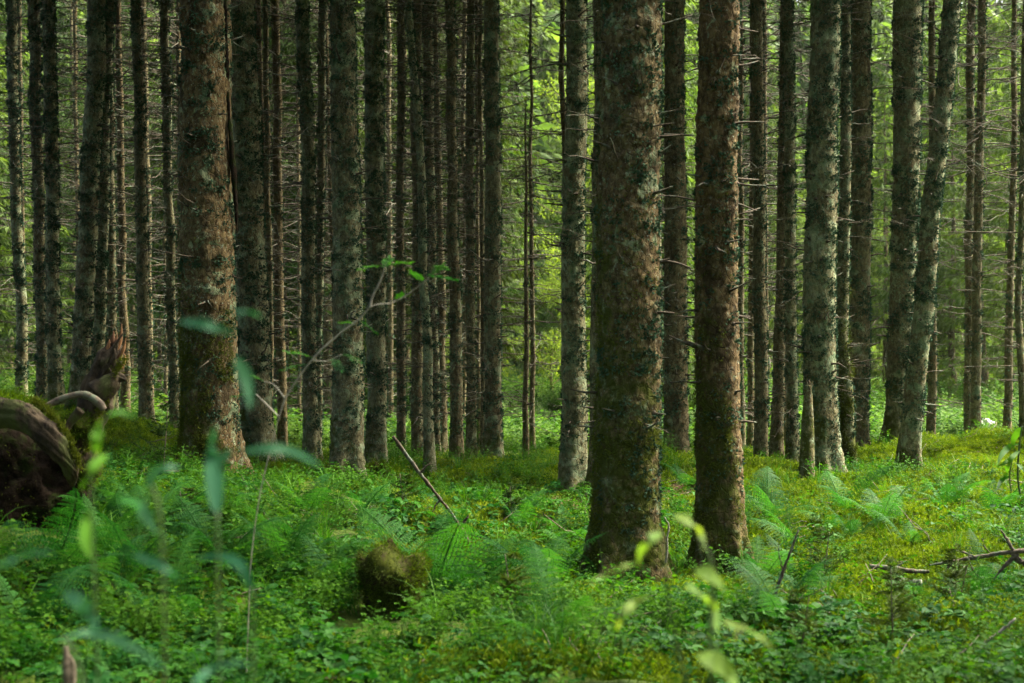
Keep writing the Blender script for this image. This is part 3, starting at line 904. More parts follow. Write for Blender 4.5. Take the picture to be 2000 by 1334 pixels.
def bg_spruce(h0, H, Lmax, mat, seed, rbase):
    g = np.random.default_rng(seed)
    path = Path([0, 40], [0, 0], H - .5)
    rad = lambda z: rbase * np.clip(1 - np.asarray(z, float) / H, .05, 1.05)
    mb = MB()
    zs = np.linspace(-.4, H - .5, 60)
    rough_tube(mb, np.stack([np.cumsum(g.normal(size=60)) * .012, np.cumsum(g.normal(size=60)) * .012, zs], 1), rad(zs) * (1 + .35 * np.exp(-np.clip(zs, 0, 9) / .3)), 10, .012, 6, seed)
    tw = branch_set(path, rad, .8, h0 + 3, 1.25, 30, g, False)
    return mb.mesh("trunk", M['bark']), tw.mesh("dead_twigs", M['twig']), crown_mesh("crown", h0, H, Lmax, mat, seed, 15, (.16, .40), .058)


def broadleaf(H, Wd, n, mat, seed, leaf=.085):
    """trunk with limbs, and clouds of leaf faces at the limb ends"""
    g = np.random.default_rng(seed)
    tr, cr = MB(), MB()
    P0 = spline([(0, 0, -.3), (g.normal() * .1, g.normal() * .1, H * .3), (g.normal() * .3, g.normal() * .3, H * .65), (g.normal() * .4, 0, H * .95)], 14)
    tube(tr, P0, np.linspace(.012 * H, .004, 14), 7)
    cl = []
    for k in range(int(26)):
        u = g.uniform(.15, 1)
        p = P0[int(u * 13)]
        az = g.uniform(0, 6.28)
        L = Wd * g.uniform(.35, 1) * (1.1 - .6 * u)
        e = np.array([math.cos(az), math.sin(az), g.uniform(.1, .7)])
        t = np.linspace(0, 1, 6)[:, None]
        Q = p + e * L * t + np.array([0, 0, 1]) * L * .15 * np.sin(t * 5 + k) * .4
        tube(tr, Q, np.linspace(.03, .006, 6) * H / 9, 4, False)
        for s in (.45, .7, .95):
            cl.append((p + e * L * s, g.uniform(.28, .62) * Wd / 2.2))
    cw = np.array([c[1] ** 2 for c in cl])
    ix = g.choice(len(cl), n, p=cw / cw.sum())
    cc = np.array([c[0] for c in cl])[ix]
    rr = np.array([c[1] for c in cl])[ix]
    P = cc + rdir(n, g) * (rr * g.uniform(.25, 1, n) ** .5)[:, None] * np.array([1, 1, .62])
    D = rdir(n, g) + np.array([0, 0, -.5])
    Nn = rdir(n, g) * .7 + np.array([0, 0, 1])
    rhombs(cr, P, D, Nn, leaf * g.uniform(.7, 1.4, n), leaf * .62 * g.uniform(.7, 1.3, n), .15)
    return tr.mesh("trunk", M['bark']), cr.mesh("crown", mat, False)


SPR = {
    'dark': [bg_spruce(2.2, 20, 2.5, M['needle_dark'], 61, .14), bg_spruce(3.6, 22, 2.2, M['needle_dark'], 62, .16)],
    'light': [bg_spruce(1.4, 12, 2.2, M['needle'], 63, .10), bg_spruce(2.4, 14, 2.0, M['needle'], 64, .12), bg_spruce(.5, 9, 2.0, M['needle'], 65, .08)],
}
BRD = [broadleaf(8, 2.4, 8000, M['broad'], 71), broadleaf(5, 2.0, 6000, M['broad'], 72), broadleaf(10, 2.6, 9500, M['broad'], 73)]


def put_tree(name, parts, px, d, label, group, g, s=1.0):
    x = (px - 1000) / FPX * d
    root = empty(name, (x, d, gz(x, d) - .05), label, "tree", group, g.uniform(0, 6.28))
    root.scale = (s * g.uniform(.9, 1.15),) * 2 + (s * g.uniform(.9, 1.1),)
    for nm, me in parts:
        o = link(nm, me, root)
        if nm == "trunk": o["lichen"], o["moss"], o["warm"] = .5, .1, .4
        if nm == "dead_twigs": o["kind"] = "stuff"
    return root


gb = np.random.default_rng(5)
# dark spruces behind the left third of the photo
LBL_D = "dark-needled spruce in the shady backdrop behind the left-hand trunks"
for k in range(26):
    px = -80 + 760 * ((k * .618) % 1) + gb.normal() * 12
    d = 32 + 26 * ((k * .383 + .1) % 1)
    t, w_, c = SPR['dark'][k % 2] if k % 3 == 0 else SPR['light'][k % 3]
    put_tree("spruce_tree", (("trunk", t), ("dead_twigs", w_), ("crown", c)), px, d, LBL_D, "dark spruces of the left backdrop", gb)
LBL_C = "green-needled spruce in the backdrop behind the middle of the wood"
for k in range(22):
    px = 640 + 560 * ((k * .618 + .2) % 1) + gb.normal() * 10
    if 985 < px < 1075: px += 110
    d = 36 + 30 * ((k * .383 + .4) % 1)
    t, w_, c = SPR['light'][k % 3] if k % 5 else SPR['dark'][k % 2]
    put_tree("spruce_tree", (("trunk", t), ("dead_twigs", w_), ("crown", c)), px, d, LBL_C, "spruces of the middle backdrop", gb)
LBL_R = "light green spruce in the bright backdrop behind the right-hand trunks"
for k in range(24):
    px = 1180 + 900 * ((k * .618 + .5) % 1) + gb.normal() * 10
    d = 31 + 32 * ((k * .383 + .7) % 1)
    t, w_, c = SPR['light'][k % 3]
    put_tree("spruce_tree", (("trunk", t), ("dead_twigs", w_), ("crown", c)), px, d, LBL_R, "spruces of the right backdrop", gb)
for k in range(26):
    px = 560 + 1500 * ((k * .618 + .3) % 1) + gb.normal() * 20
    if 955 < px < 1075: px -= 150
    d = 40 + 34 * ((k * .383 + .2) % 1)
    t, c = BRD[k % 3]
    put_tree("broadleaf_tree", (("trunk", t), ("crown", c)), px, d, "sunny yellow-green broadleaf tree glowing between the far spruces", "broadleaf trees of the backdrop", gb)

# ------------------------------------------------------------------ scattering: one object per kind of ground cover
PROTO = bpy.data.collections.new("ground_cover_kinds")


def scatter(name, protos, P, rot, scl, idx, kind="stuff"):
    """countless small plants: instances on points, one object"""
    col = bpy.data.collections.new(name + "_kinds")
    for k, me in enumerate(protos):
        o = bpy.data.objects.new("%s_%02d" % (name, k), me)
        col.objects.link(o)
    me = bpy.data.meshes.new(name)
    me.vertices.add(len(P))
    me.vertices.foreach_set("co", np.asarray(P, np.float32).ravel())
    me.attributes.new("rot", 'FLOAT_VECTOR', 'POINT').data.foreach_set("vector", np.asarray(rot, np.float32).ravel())
    me.attributes.new("scl", 'FLOAT', 'POINT').data.foreach_set("value", np.asarray(scl, np.float32))
    me.attributes.new("idx", 'INT', 'POINT').data.foreach_set("value", np.asarray(idx, np.int32))
    o = bpy.data.objects.new(name, me)
    C.objects.link(o)
    ng = bpy.data.node_groups.new(name, 'GeometryNodeTree')
    ng.interface.new_socket("Geometry", in_out='INPUT', socket_type='NodeSocketGeometry')
    ng.interface.new_socket("Geometry", in_out='OUTPUT', socket_type='NodeSocketGeometry')
    gi, go = ng.nodes.new('NodeGroupInput'), ng.nodes.new('NodeGroupOutput')
    ip = ng.nodes.new('GeometryNodeInstanceOnPoints')
    ci = ng.nodes.new('GeometryNodeCollectionInfo')
    ci.inputs['Collection'].default_value = col
    ci.inputs['Separate Children'].default_value = True
    ci.inputs['Reset Children'].default_value = True

    def na(nm, t):
        x = ng.nodes.new('GeometryNodeInputNamedAttribute')
        x.data_type = t
        x.inputs['Name'].default_value = nm
        return x.outputs['Attribute']
    L = ng.links.new
    L(gi.outputs[0], ip.inputs['Points'])
    L(ci.outputs[0], ip.inputs['Instance'])
    ip.inputs['Pick Instance'].default_value = True
    L(na("idx", 'INT'), ip.inputs['Instance Index'])
    L(na("rot", 'FLOAT_VECTOR'), ip.inputs['Rotation'])
    L(na("scl", 'FLOAT'), ip.inputs['Scale'])
    L(ip.outputs[0], go.inputs[0])
    md = o.modifiers.new("scatter", 'NODES')
    md.node_group = ng
    return tag(o, kind=kind)


def leaf6(mb, P, D, Nn, L, W, cup=.15):
    """oval leaves of two quads folded along the midrib"""
    D = D / (np.linalg.norm(D, axis=1)[:, None] + 1e-9)
    Sd = np.cross(D, Nn)
    Sd /= np.linalg.norm(Sd, axis=1)[:, None] + 1e-9
    U = np.cross(Sd, D)
    L, W = np.asarray(L)[:, None], np.asarray(W)[:, None]
    a, b_, t = P, P + D * L * .5, P + D * L - U * L * .12
    r1 = P + D * L * .32 + Sd * W * .46 + U * W * cup
    r2 = P + D * L * .72 + Sd * W * .36 + U * W * cup * .6
    l1 = P + D * L * .32 - Sd * W * .46 + U * W * cup
    l2 = P + D * L * .72 - Sd * W * .36 + U * W * cup * .6
    V = np.stack([a, r1, r2, t, l2, l1, b_], 1)
    n = len(P)
    k = np.arange(n)[:, None] * 7
    F = np.concatenate([k + np.array([0, 1, 2, 6]), k + np.array([6, 2, 3, 3])[[0, 1, 2, 2]], k + np.array([0, 6, 4, 5]), k + np.array([6, 3, 4, 4])])
    q = np.concatenate([k + np.array([0, 1, 2, 6]), k + np.array([0, 6, 4, 5])])
    tri = np.concatenate([k + np.array([6, 2, 3]), k + np.array([6, 3, 4])])
    mb.add(V.reshape(-1, 3), q)
    mb.f.append(tri + mb.n - 7 * n)


def proto_berry(seed, stems=7, H=.22, leaves=11, size=.022):
    g = np.random.default_rng(seed)
    mb = MB()
    P, D, Nn, Ls = [], [], [], []
    for _ in range(stems):
        az = g.uniform(0, 6.28)
        h = H * g.uniform(.55, 1.1)
        e = np.array([math.cos(az), math.sin(az), 0]) * h * g.uniform(.15, .7)
        b0 = np.array([g.normal() * .03, g.normal() * .03, -.02])
        cur = lambda t: b0 + e * t ** 1.3 + np.array([0, 0, h]) * t
        tube(mb, np.array([cur(t) for t in np.linspace(0, 1, 5)]), [.0018, .0016, .0014, .001, .0006], 3, False)
        for j in range(leaves):
            t = g.uniform(.3, 1)
            a = g.uniform(0, 6.28)
            P.append(cur(t) + g.normal(size=3) * .012)
            D.append([math.cos(a), math.sin(a), g.uniform(-.2, .5)])
            Nn.append(np.array([g.normal() * .35, g.normal() * .35, 1]))
            Ls.append(size * g.uniform(.7, 1.4))
    Ls = np.array(Ls)
    leaf6(mb, np.array(P), np.array(D), np.array(Nn), Ls, Ls * .68)
    return mb


def proto_low(seed, n=8, H=.10, size=.045):
    g = np.random.default_rng(seed)
    mb = MB()
    P, D, Nn, Ls = [], [], [], []
    for j in range(n):
        az = g.uniform(0, 6.28)
        h = H * g.uniform(.4, 1.25)
        rr = g.uniform(.01, .08)
        c = np.array([math.cos(az) * rr, math.sin(az) * rr, h])
        tube(mb, np.array([[0, 0, -.01], c * np.array([.5, .5, .6]), c]), [.0014, .0011, .0009], 3, False)
        m = g.integers(1, 4)
        for q in range(m):
            a = az + (q - (m - 1) / 2) * 1.7 + g.normal() * .3
            P.append(c)
            D.append([math.cos(a), math.sin(a), g.uniform(-.35, .25)])
            Nn.append([g.normal() * .3, g.normal() * .3, 1])
            Ls.append(size * g.uniform(.6, 1.25))
    Ls = np.array(Ls)
    leaf6(mb, np.array(P), np.array(D), np.array(Nn), Ls, Ls * .75)
    return mb


def ribbon(mb, P, W, side):
    """a blade along P with half widths W"""
    P = np.asarray(P, float)
    T = np.gradient(P, axis=0)
    Sd = np.cross(T, side)
    Sd /= np.linalg.norm(Sd, axis=1)[:, None] + 1e-9
    U = np.cross(Sd, T)
    U /= np.linalg.norm(U, axis=1)[:, None] + 1e-9
    W = np.asarray(W)[:, None]
    V = np.stack([P - Sd * W + U * W * .25, P, P + Sd * W + U * W * .25], 1)
    n = len(P)
    i = np.arange(n - 1)[:, None] * 3
    F = np.concatenate([i + np.array([0, 1, 4, 3]), i + np.array([1, 2, 5, 4])])
    mb.add(V.reshape(-1, 3), F)


def proto_grass(seed, n=12, H=.30, wid=.0035):
    g = np.random.default_rng(seed)
    mb = MB()
    for j in range(n):
        az = g.uniform(0, 6.28)
        h = H * g.uniform(.5, 1.2)
        b = g.uniform(.2, .9) * h
        t = np.linspace(0, 1, 6)
        dr = np.array([math.cos(az), math.sin(az), 0])
        P = g.normal(size=3) * np.array([.03, .03, 0]) + dr * (b * t ** 2)[:, None] + np.array([0, 0, 1]) * (h * (t - .35 * t ** 3))[:, None]
        ribbon(mb, P, wid * (1 - t ** 2 * .92), np.array([dr[0] * .2, dr[1] * .2, 1.0]) + g.normal(size=3) * .2)
    return mb


def proto_moss(seed, n=34, size=.034, spread=.05):
    g = np.random.default_rng(seed)
    mb = MB()
    P = g.normal(size=(n, 3)) * np.array([spread, spread, 0]) * .8
    P[:, 2] = -.006
    D = g.normal(size=(n, 3)) * .55 + np.array([0, 0, 1.0])
    rhombs(mb, P, D, rdir(n, g), size * g.uniform(.6, 1.4, n), size * .30 * g.uniform(.7, 1.3, n), .2, .55)
    D2 = g.normal(size=(n, 3)) + np.array([0, 0, .5])
    rhombs(mb, P + D * size * .45, D2, rdir(n, g), size * .6 * g.uniform(.6, 1.4, n), size * .25 * np.ones(n), .2, .55)
    return mb


def proto_twiglet(seed):
    g = np.random.default_rng(seed)
    mb = MB()
    for _ in range(3):
        a = g.uniform(0, 6.28)
        L = g.uniform(.08, .3)
        p = g.normal(size=3) * .06
        p[2] = .012
        e = np.array([math.cos(a), math.sin(a), g.normal() * .15])
        tube(mb, p + e * L * np.linspace(0, 1, 4)[:, None] + g.normal(size=(4, 3)) * .008, [.004, .0035, .003, .002], 4)
    return mb


def meshes(name, mat, fn, n, seed, *a, smooth=True):
    return [fn(seed + k, *a).mesh(name, mat, smooth) for k in range(n)]


# bare spots before the squat stump and the uprooted stump
CLEAR = [(-.655, 7.25, .24, .55), (-2.95, 8.1, .55, .7)]


def cover_points(n, y0, y1, wedge, dens=None, g=rng, pw=1.0):
    """random points on the ground inside the view wedge, thinned by dens(x,y)"""
    y = (y0 ** pw + g.uniform(0, 1, n) * (y1 ** pw - y0 ** pw)) ** (1 / pw)
    x = g.uniform(-1, 1, n) * (y * .40 + wedge)
    if dens is not None:
        k = g.uniform(0, 1, n) < dens(x, y)
        x, y = x[k], y[k]
    if len(TRUNKXY):
        T = np.array(TRUNKXY)
        ok = np.ones(len(x), bool)
        for (a, b, r) in T:
            ok &= (x - a) ** 2 + (y - b) ** 2 > (r * .9) ** 2
        for (a, b, rx, ry) in CLEAR:
            ok &= ((x - a) / rx) ** 2 + ((y - b) / ry) ** 2 > 1
        x, y = x[ok], y[ok]
    return np.stack([x, y, ground(x, y)], 1)


def spread(name, protos, P, s0, s1, tilt=.15, g=rng):
    n = len(P)
    rot = np.stack([g.normal(size=n) * tilt, g.normal(size=n) * tilt, g.uniform(0, 6.28, n)], 1)
    return scatter(name, protos, P, rot, g.uniform(s0, s1, n), g.integers(0, len(protos), n))


def sm(x, a, b):
    t = np.clip((x - a) / (b - a), 0, 1)
    return t * t * (3 - 2 * t)


# where the low plants grow: leafy near the camera and on the left, moss further in and on the right
def mossy(x, y):
    m = sm(n2(x * .55, y * .55, 21), .38, .62)
    zone = sm(y, 10, 13) * .42 + sm(x, .8, 2.2) * sm(y, 7.3, 8.6) * .42
    left = sm(-x, 1.2, 3.0) * sm(15 - y, 0, 3)
    return np.clip(np.maximum(m * .75 - .1 + zone - left * .5, 1.1 * mound(x, y)), 0, 1) * (1 - .93 * litter(x, y))


def leafy(x, y):
    m = sm(n2(x * 1.1, y * 1.1, 22), .40, .56)
    return np.clip(m * (1.0 - .93 * mossy(x, y)) + .03, 0, 1) * (1 - .95 * litter(x, y))


spread("moss_carpet", meshes("moss_tuft", M['moss'], proto_moss, 4, 200, smooth=False), cover_points(115000, 6, 22, 1.2, lambda x, y: mossy(x, y), pw=1.6), .7, 1.5, .35)
spread("bilberry_undergrowth", meshes("bilberry", M['berry'], proto_berry, 5, 210), cover_points(11500, 5, 21, 1.2, lambda x, y: leafy(x, y), pw=1.3), .45, 1.4, .2)
spread("herb_undergrowth", meshes("herb", M['low'], proto_low, 5, 220), cover_points(19000, 4.6, 15, 1.2, lambda x, y: leafy(x * 1.3 + 5, y) * (1 - .9 * mossy(x, y)), pw=1.2), .6, 1.35, .2)
spread("grass_undergrowth", meshes("grass", M['grass'], proto_grass, 4, 230), cover_points(5200, 4.6, 20, 1.2, lambda x, y: sm(n2(x * .9, y * .9, 25), .42, .66) * .9 * (1 - litter(x, y)) * (1 - .75 * mossy(x, y)) + .03, pw=1.4), .5, 1.15, .2)
spread("twig_litter", meshes("twig_litter", M['stick'], proto_twiglet, 4, 240), cover_points(1500, 6, 21, 1, None, pw=1.6), .6, 1.3, .3)
spread("meadow_undergrowth", meshes("meadow_herb", M['meadow'], proto_berry, 3, 250, 9, .5, 12, .06), cover_points(9000, 23, 62, 3, lambda x, y: sm(n2(x * .3, y * .3, 27), .3, .6)), .6, 1.4, .2)


# the wooded slope that closes the view
def far_crown(seed):
    g = np.random.default_rng(seed)
    n = 900
    u = g.uniform(0, 1, n) ** .8
    az = g.uniform(0, 6.28, n)
    r = 2.6 * (1 - u) ** .8 * g.uniform(.3, 1, n) + .1
    P = np.stack([np.cos(az) * r, np.sin(az) * r, 1 + 17 * u], 1)
    D = np.stack([np.cos(az), np.sin(az), -.7 + 0 * az], 1) + g.normal(size=(n, 3)) * .4
    mb = MB()
    rhombs(mb, P, D, rdir(n, g), g.uniform(.6, 1.4, n), g.uniform(.25, .55, n), .1)
    tube(mb, np.array([[0, 0, -1], [0, 0, 8], [0, 0, 18.0]]), [.2, .14, .03], 6)
    return mb


fp = np.random.default_rng(77)
yy = fp.uniform(80, 190, 1300)
xx = fp.uniform(-1, 1, 1300) * (yy * .48 + 6)
spread("far_forest", meshes("far_tree", M['needle'], far_crown, 4, 300, smooth=False), np.stack([xx, yy, ground(xx, yy) - .3], 1), .7, 1.25, .03)


# unseen trees of the same wood, added around the camera to shade the foreground
sg = np.random.default_rng(91)
sp_ = []
while len(sp_) < 54:
    x, y = sg.uniform(-20, 22), sg.uniform(-16, 22)
    if y > 0 and abs(x) < y * .36 + 2.2: continue
    if math.hypot(x, y) < 5.5 or (x > 0 and y > 13): continue
    if all((x - a) ** 2 + (y - b) ** 2 > 2.0 ** 2 for a, b in sp_): sp_.append((x, y))
sp_ = np.array(sp_)
tall = MB()
tube(tall, np.array([[0, 0, -.5], [0, 0, 6], [0, 0, 13], [0, 0, 20.5]]), [.2, .16, .11, .03], 10)
tallm = tall.mesh("tall_trunk", M['bark'])
tallc = crown_mesh("tall_crown", 6.0, 21, 2.8, M['needle_dark'], 95, 11, (.3, .55), .10, .8, .42)
pz = ground(sp_[:, 0], sp_[:, 1])
P2 = np.concatenate([np.column_stack([sp_, pz])] * 2)
scatter("unseen_shade_forest", [tallc, tallm], P2, np.concatenate([np.column_stack([0 * pz, 0 * pz, sg.uniform(0, 6.28, len(pz))])] * 2), np.ones(len(P2)), np.repeat([0, 1], len(pz)))



# ------------------------------------------------------------------ things on the forest floor


def on_ground(px, py):
    """where the ray through a pixel meets the ground"""
    ds = np.linspace(3.5, 45, 900)
    P = np.array([at(px, py, d) for d in ds])
    k = np.nonzero(P[:, 2] < ground(P[:, 0], P[:, 1]))[0]
    p = P[k[0]] if len(k) else P[-1]
    return np.array([p[0], p[1], gz(p[0], p[1])])


def blob(mb, c, r, seed, amp=.18, sc=3.0, nu=40, nv=24, squash=None):
    u = np.linspace(0, 2 * math.pi, nu, endpoint=False)
    v = np.linspace(.02, math.pi - .02, nv)
    D = np.stack([np.sin(v)[:, None] * np.cos(u)[None], np.sin(v)[:, None] * np.sin(u)[None], np.repeat(np.cos(v)[:, None], nu, 1)], -1).reshape(-1, 3)
    f = 1 + (fbm(D * sc * .5 + seed * 7.1, seed, 4) - .5) * 2 * amp + (fbm(D * sc * 3 + seed, seed + 4, 3) - .5) * amp
    V = np.asarray(c) + D * f[:, None] * np.asarray(r)
    i = (np.arange(nv - 1)[:, None] * nu + np.arange(nu)[None])
    j = (np.arange(nv - 1)[:, None] * nu + (np.arange(nu)[None] + 1) % nu)
    mb.add(V, np.stack([i, i + nu, j + nu, j], -1).reshape(-1, 4))
    n0 = mb.n - len(V)
    mb.f.append(np.array([list(range(n0, n0 + nu))]))
    mb.f.append(np.array([list(range(mb.n - 1, mb.n - nu - 1, -1))]))
    return V, D


def tufts(mb, V, D, n, size, g, up=.5, keep=None):
    """mossy blades over a surface given by points and outward vectors"""
    ix = g.integers(0, len(V), n)
    P, N_ = V[ix] + g.normal(size=(n, 3)) * size * .7, D[ix]
    if keep is not None:
        k = keep(P)
        P, N_ = P[k], N_[k]
    n = len(P)
    dirs = N_ + g.normal(size=(n, 3)) * .6 + np.array([0, 0, up])
    rhombs(mb, P - N_ * size * .2, dirs, rdir(n, g), size * g.uniform(.6, 1.6, n), size * .32 * g.uniform(.7, 1.4, n), .2, .5)


# ---- the uprooted stump at the left edge
def uprooted_stump():
    g = np.random.default_rng(401)
    base = on_ground(60, 1045)
    d = 8.7
    root = empty("uprooted_stump", base, "mossy uprooted stump with a curled root and a splintered broken limb at the left edge", "tree stump")

    def put(mb, name, mat, smooth=True):
        for k in range(len(mb.v)): mb.v[k] = mb.v[k] - base
        return mb.build(name, mat, root, smooth)
    mb = MB()
    c = at(18, 945, 9.0)
    V, D = blob(mb, c, (.44, .42, .45), 5, .30, 5, 80, 60)
    V2, D2 = blob(mb, at(-130, 950, 9.1), (.42, .4, .5), 6, .2, 4, 50, 36)
    for k in range(34):                                   # torn rootlets hanging under it
        j = g.integers(0, len(V))
        p = V[j]
        e = D[j] * .5 + g.normal(size=3) * .4 - np.array([0, .3, .6])
        t = np.linspace(0, 1, 6)[:, None]
        tube(mb, p + e * t * g.uniform(.06, .2) + np.cumsum(g.normal(size=(6, 3)) * .006, 0), np.linspace(.007, .002, 6), 4, False)
    put(mb, "root_plate", M['soil'])
    mb = MB()
    rough_tube(mb, px_path([(-90, 850, 8.5), (-40, 815, 8.45), (0, 806, 8.4), (50, 816, 8.35), (95, 850, 8.3), (124, 892, 8.3), (138, 925, 8.34), (141, 948, 8.4)], d, 60), px_r([30, 27, 30, 24, 27, 21, 15, 4], 8.4, 60), 44, .024, 9, 3, True, .022)
    r1 = put(mb, "root", M['wood'])
    mb = MB()
    rough_tube(mb, px_path([(104, 868), (122, 846), (140, 822), (158, 800)], 8.45, 24), px_r([5, 9, 8, 9], d, 24), 12, .004, 20, 4)
    put(mb, "root", M['wood'])
    mb = MB()
    rough_tube(mb, px_path([(62, 812), (95, 792), (130, 776), (165, 771), (192, 786), (204, 800)], 8.5, 40), px_r([6, 7, 7, 7, 8, 6], d, 40), 12, .004, 22, 5)
    put(mb, "root", M['stick'])
    mb = MB()
    rough_tube(mb, px_path([(140, 915), (152, 885), (165, 850), (184, 785), (204, 735), (220, 696), (228, 672)], 8.9, 70), px_r([18, 34, 32, 36, 27, 20, 13], 8.9, 70), 52, .026, 10, 6, True, .026)
    rough_tube(mb, px_path([(196, 770), (216, 750), (232, 738), (246, 742)], 8.8, 24), px_r([26, 20, 13, 3], 8.8, 24), 28, .02, 12, 7, True, .015)
    for k in range(26):                                   # grain strips standing off the split limb
        u = g.uniform(0, 1)
        q = [(150 + 70 * u + g.normal() * 8, 900 - 200 * u), (160 + 70 * u + g.normal() * 6, 868 - 200 * u), (170 + 66 * u + g.normal() * 8, 835 - 195 * u)]
        rough_tube(mb, px_path(q, 8.9 - .1 * g.uniform(.6, 1.05), 10), px_r([1, 4, 1], d, 10), 6, .003, 30, k)
    limb = put(mb, "broken_limb", M['wood'])
    mb = MB()
    for (x0, y0, x1, y1, wd) in [(219, 690, 222, 646, 7), (226, 686, 238, 632, 6), (212, 700, 214, 662, 6), (232, 700, 246, 660, 5), (236, 720, 243, 690, 5), (224, 690, 229, 650, 4)]:
        rough_tube(mb, px_path([(x0, y0), ((x0 + x1) / 2 + g.normal() * 2, (y0 + y1) / 2), (x1, y1)], 8.85 + g.normal() * .03, 14), px_r([wd, wd * .75, .6], d, 14), 7, .006, 25, int(x0))
    put(mb, "splinters", M['raw'])
    mb = MB()
    V3, D3 = blob(mb, at(-10, 822, 9.2), (.36, .36, .15), 8, .2, 3, 40, 24)
    V4, D4 = blob(mb, at(150, 828, 8.75), (.085, .07, .07), 9, .25, 3, 24, 16)
    V5, D5 = blob(mb, at(150, 905, 9.0), (.15, .14, .17), 12, .3, 3, 30, 20)
    put(mb, "moss_cushion", M['mossbed'])
    mb = MB()
    tufts(mb, V3, D3, 9000, .03, g, .5, lambda P: P[:, 2] > c[2] + .25)
    tufts(mb, V4, D4, 1200, .018, g, .4)
    tufts(mb, V2, D2, 2500, .03, g, .4)
    tufts(mb, V5, D5, 2200, .022, g, .2)
    tag(put(mb, "moss", M['moss'], False), kind="stuff")
    mb = MB()
    tufts(mb, V, D, 3800, .024, g, .1, lambda P: fbm(P * 5, 4, 3) > .52)
    P = px_path([(60, 800, 8.45), (95, 830, 8.35), (128, 880, 8.3), (146, 930, 8.32)], d, 60)
    tufts(mb, P + np.array([.02, 0, .055]), np.tile([.3, -.2, .8], (60, 1)), 2200, .019, g, .3)
    P = px_path([(150, 880), (165, 830), (190, 770), (225, 700)], 8.8, 60)
    tufts(mb, P + np.array([.06, -.03, 0]), np.tile([.9, -.5, .1], (60, 1)), 1600, .02, g, .1)
    tag(put(mb, "dark_moss", M['darkmoss'], False), kind="stuff")


uprooted_stump()


def stump(px, py, w_, h_, d, label, seed, mossn, name="mossy_stump", lean=0):
    """a rotten stump overgrown with moss"""
    g = np.random.default_rng(seed)
    base = at(px, py, d)
    base[2] = min(base[2], gz(base[0], base[1])) - .02
    root = empty(name, base, label, "tree stump")
    r, h = w_ / FPX * d / 2, h_ / FPX * d
    z = np.linspace(-.1, 1, 34)
    prof = np.interp(z, [-.1, .05, .2, .45, .7, .86, .95, 1.0], [1.2, 1.02, .88, .90, 1.0, 1.0, .84, .40])
    P = np.stack([lean * h * z, 0 * z, z * h], 1)
    mb = MB()
    rough_tube(mb, P, prof * r, 40, r * .34, 1.8 / r / 2, seed)
    q = mb.v[0]
    q[:, 2] += np.clip(q[:, 2] / h, 0, 1) ** 2 * h * .30 * (fbm(q[:, [0, 1, 1]] * np.array([1, 1, 0]) * 1.4 / r, seed + 1, 2) - .5) * 2
    V = mb.v[0].copy()
    mb.build("wood", M['mossbed'], root)
    mm = MB()
    D = V - np.stack([lean * V[:, 2], 0 * V[:, 0], V[:, 2] - .02], 1)
    D /= np.linalg.norm(D, axis=1)[:, None] + 1e-9
    D[V[:, 2] > h * .9] += [0, 0, 1]
    tufts(mm, V, D, mossn, max(.014, .0024 * d), g, -.25, lambda P: (P[:, 2] > h * .5) | (fbm(P * 9, seed, 3) > .44))
    tag(mm.build("dark_moss", M['darkmoss'], root, False), kind="stuff")
    mm = MB()
    tufts(mm, V, D, mossn, max(.014, .0024 * d), g, -.1, lambda P: fbm(P * 6 + 3, seed + 2, 3) + P[:, 0] / r * .12 + (P[:, 2] / h - .7) * .25 > .47)
    tag(mm.build("moss", M['moss'], root, False), kind="stuff")
    return root


stump(760, 1216, 106, 142, 7.7, "squat rotten stump wrapped in moss among the ferns below the centre", 411, 9000, lean=.06)
stump(742, 948, 24, 44, 15.8, "small dark mossy stump at the foot of the lichen-mottled trunk beside the flared grey-green one", 412, 900)
stump(648, 948, 26, 40, 15.3, "low dark stump hugging the left side of the flared grey-green trunk's foot", 413, 700)
stump(1905, 885, 90, 18, 20.2, "flat moss hump under the touching pair of trunks at the right", 414, 2500, "moss_hump")


def snag():
    """the broken dead stem before the stout trunk right of centre"""
    g = np.random.default_rng(421)
    d = 15.2
    base = at(1575, 958, d)
    base[2] = gz(base[0], base[1]) - .05
    root = empty("dead_snag", base, "tapering dead snag with a broken pointed top, in front of the stout grey-green trunk", "tree stump")
    P = px_path([(1575, 975), (1576, 930), (1577, 850), (1578, 780), (1578, 752)], d, 80)
    mb = MB()
    rough_tube(mb, P - base, px_r([19, 17, 13, 9, 7], d, 80), 22, .008, 12, 8)
    o = mb.build("trunk", M['bark'], root)
    o["lichen"], o["moss"], o["warm"] = .9, .7, .1
    V = mb.v[0]
    mb = MB()
    for k in range(5):
        x = 1573 + 3 * k
        rough_tube(mb, px_path([(x, 757), (x + 1, 752 - g.uniform(0, 4)), (x + 2 * g.normal(), 744 - g.uniform(0, 6))], d, 8) - base, px_r([3, 2, .4], d, 8), 5, .002, 30, k)
    mb.build("splinters", M['wood'], root)
    mb = MB()
    D = V - P.mean(0) + base
    D[:, 2] = 0
    D /= np.linalg.norm(D, axis=1)[:, None] + 1e-9
    tufts(mb, V, D, 1600, .018, g, .2, lambda P: fbm(P * 6, 3, 3) > .5)
    tag(mb.build("lichen", M['lichen'], root, False), kind="stuff")


snag()


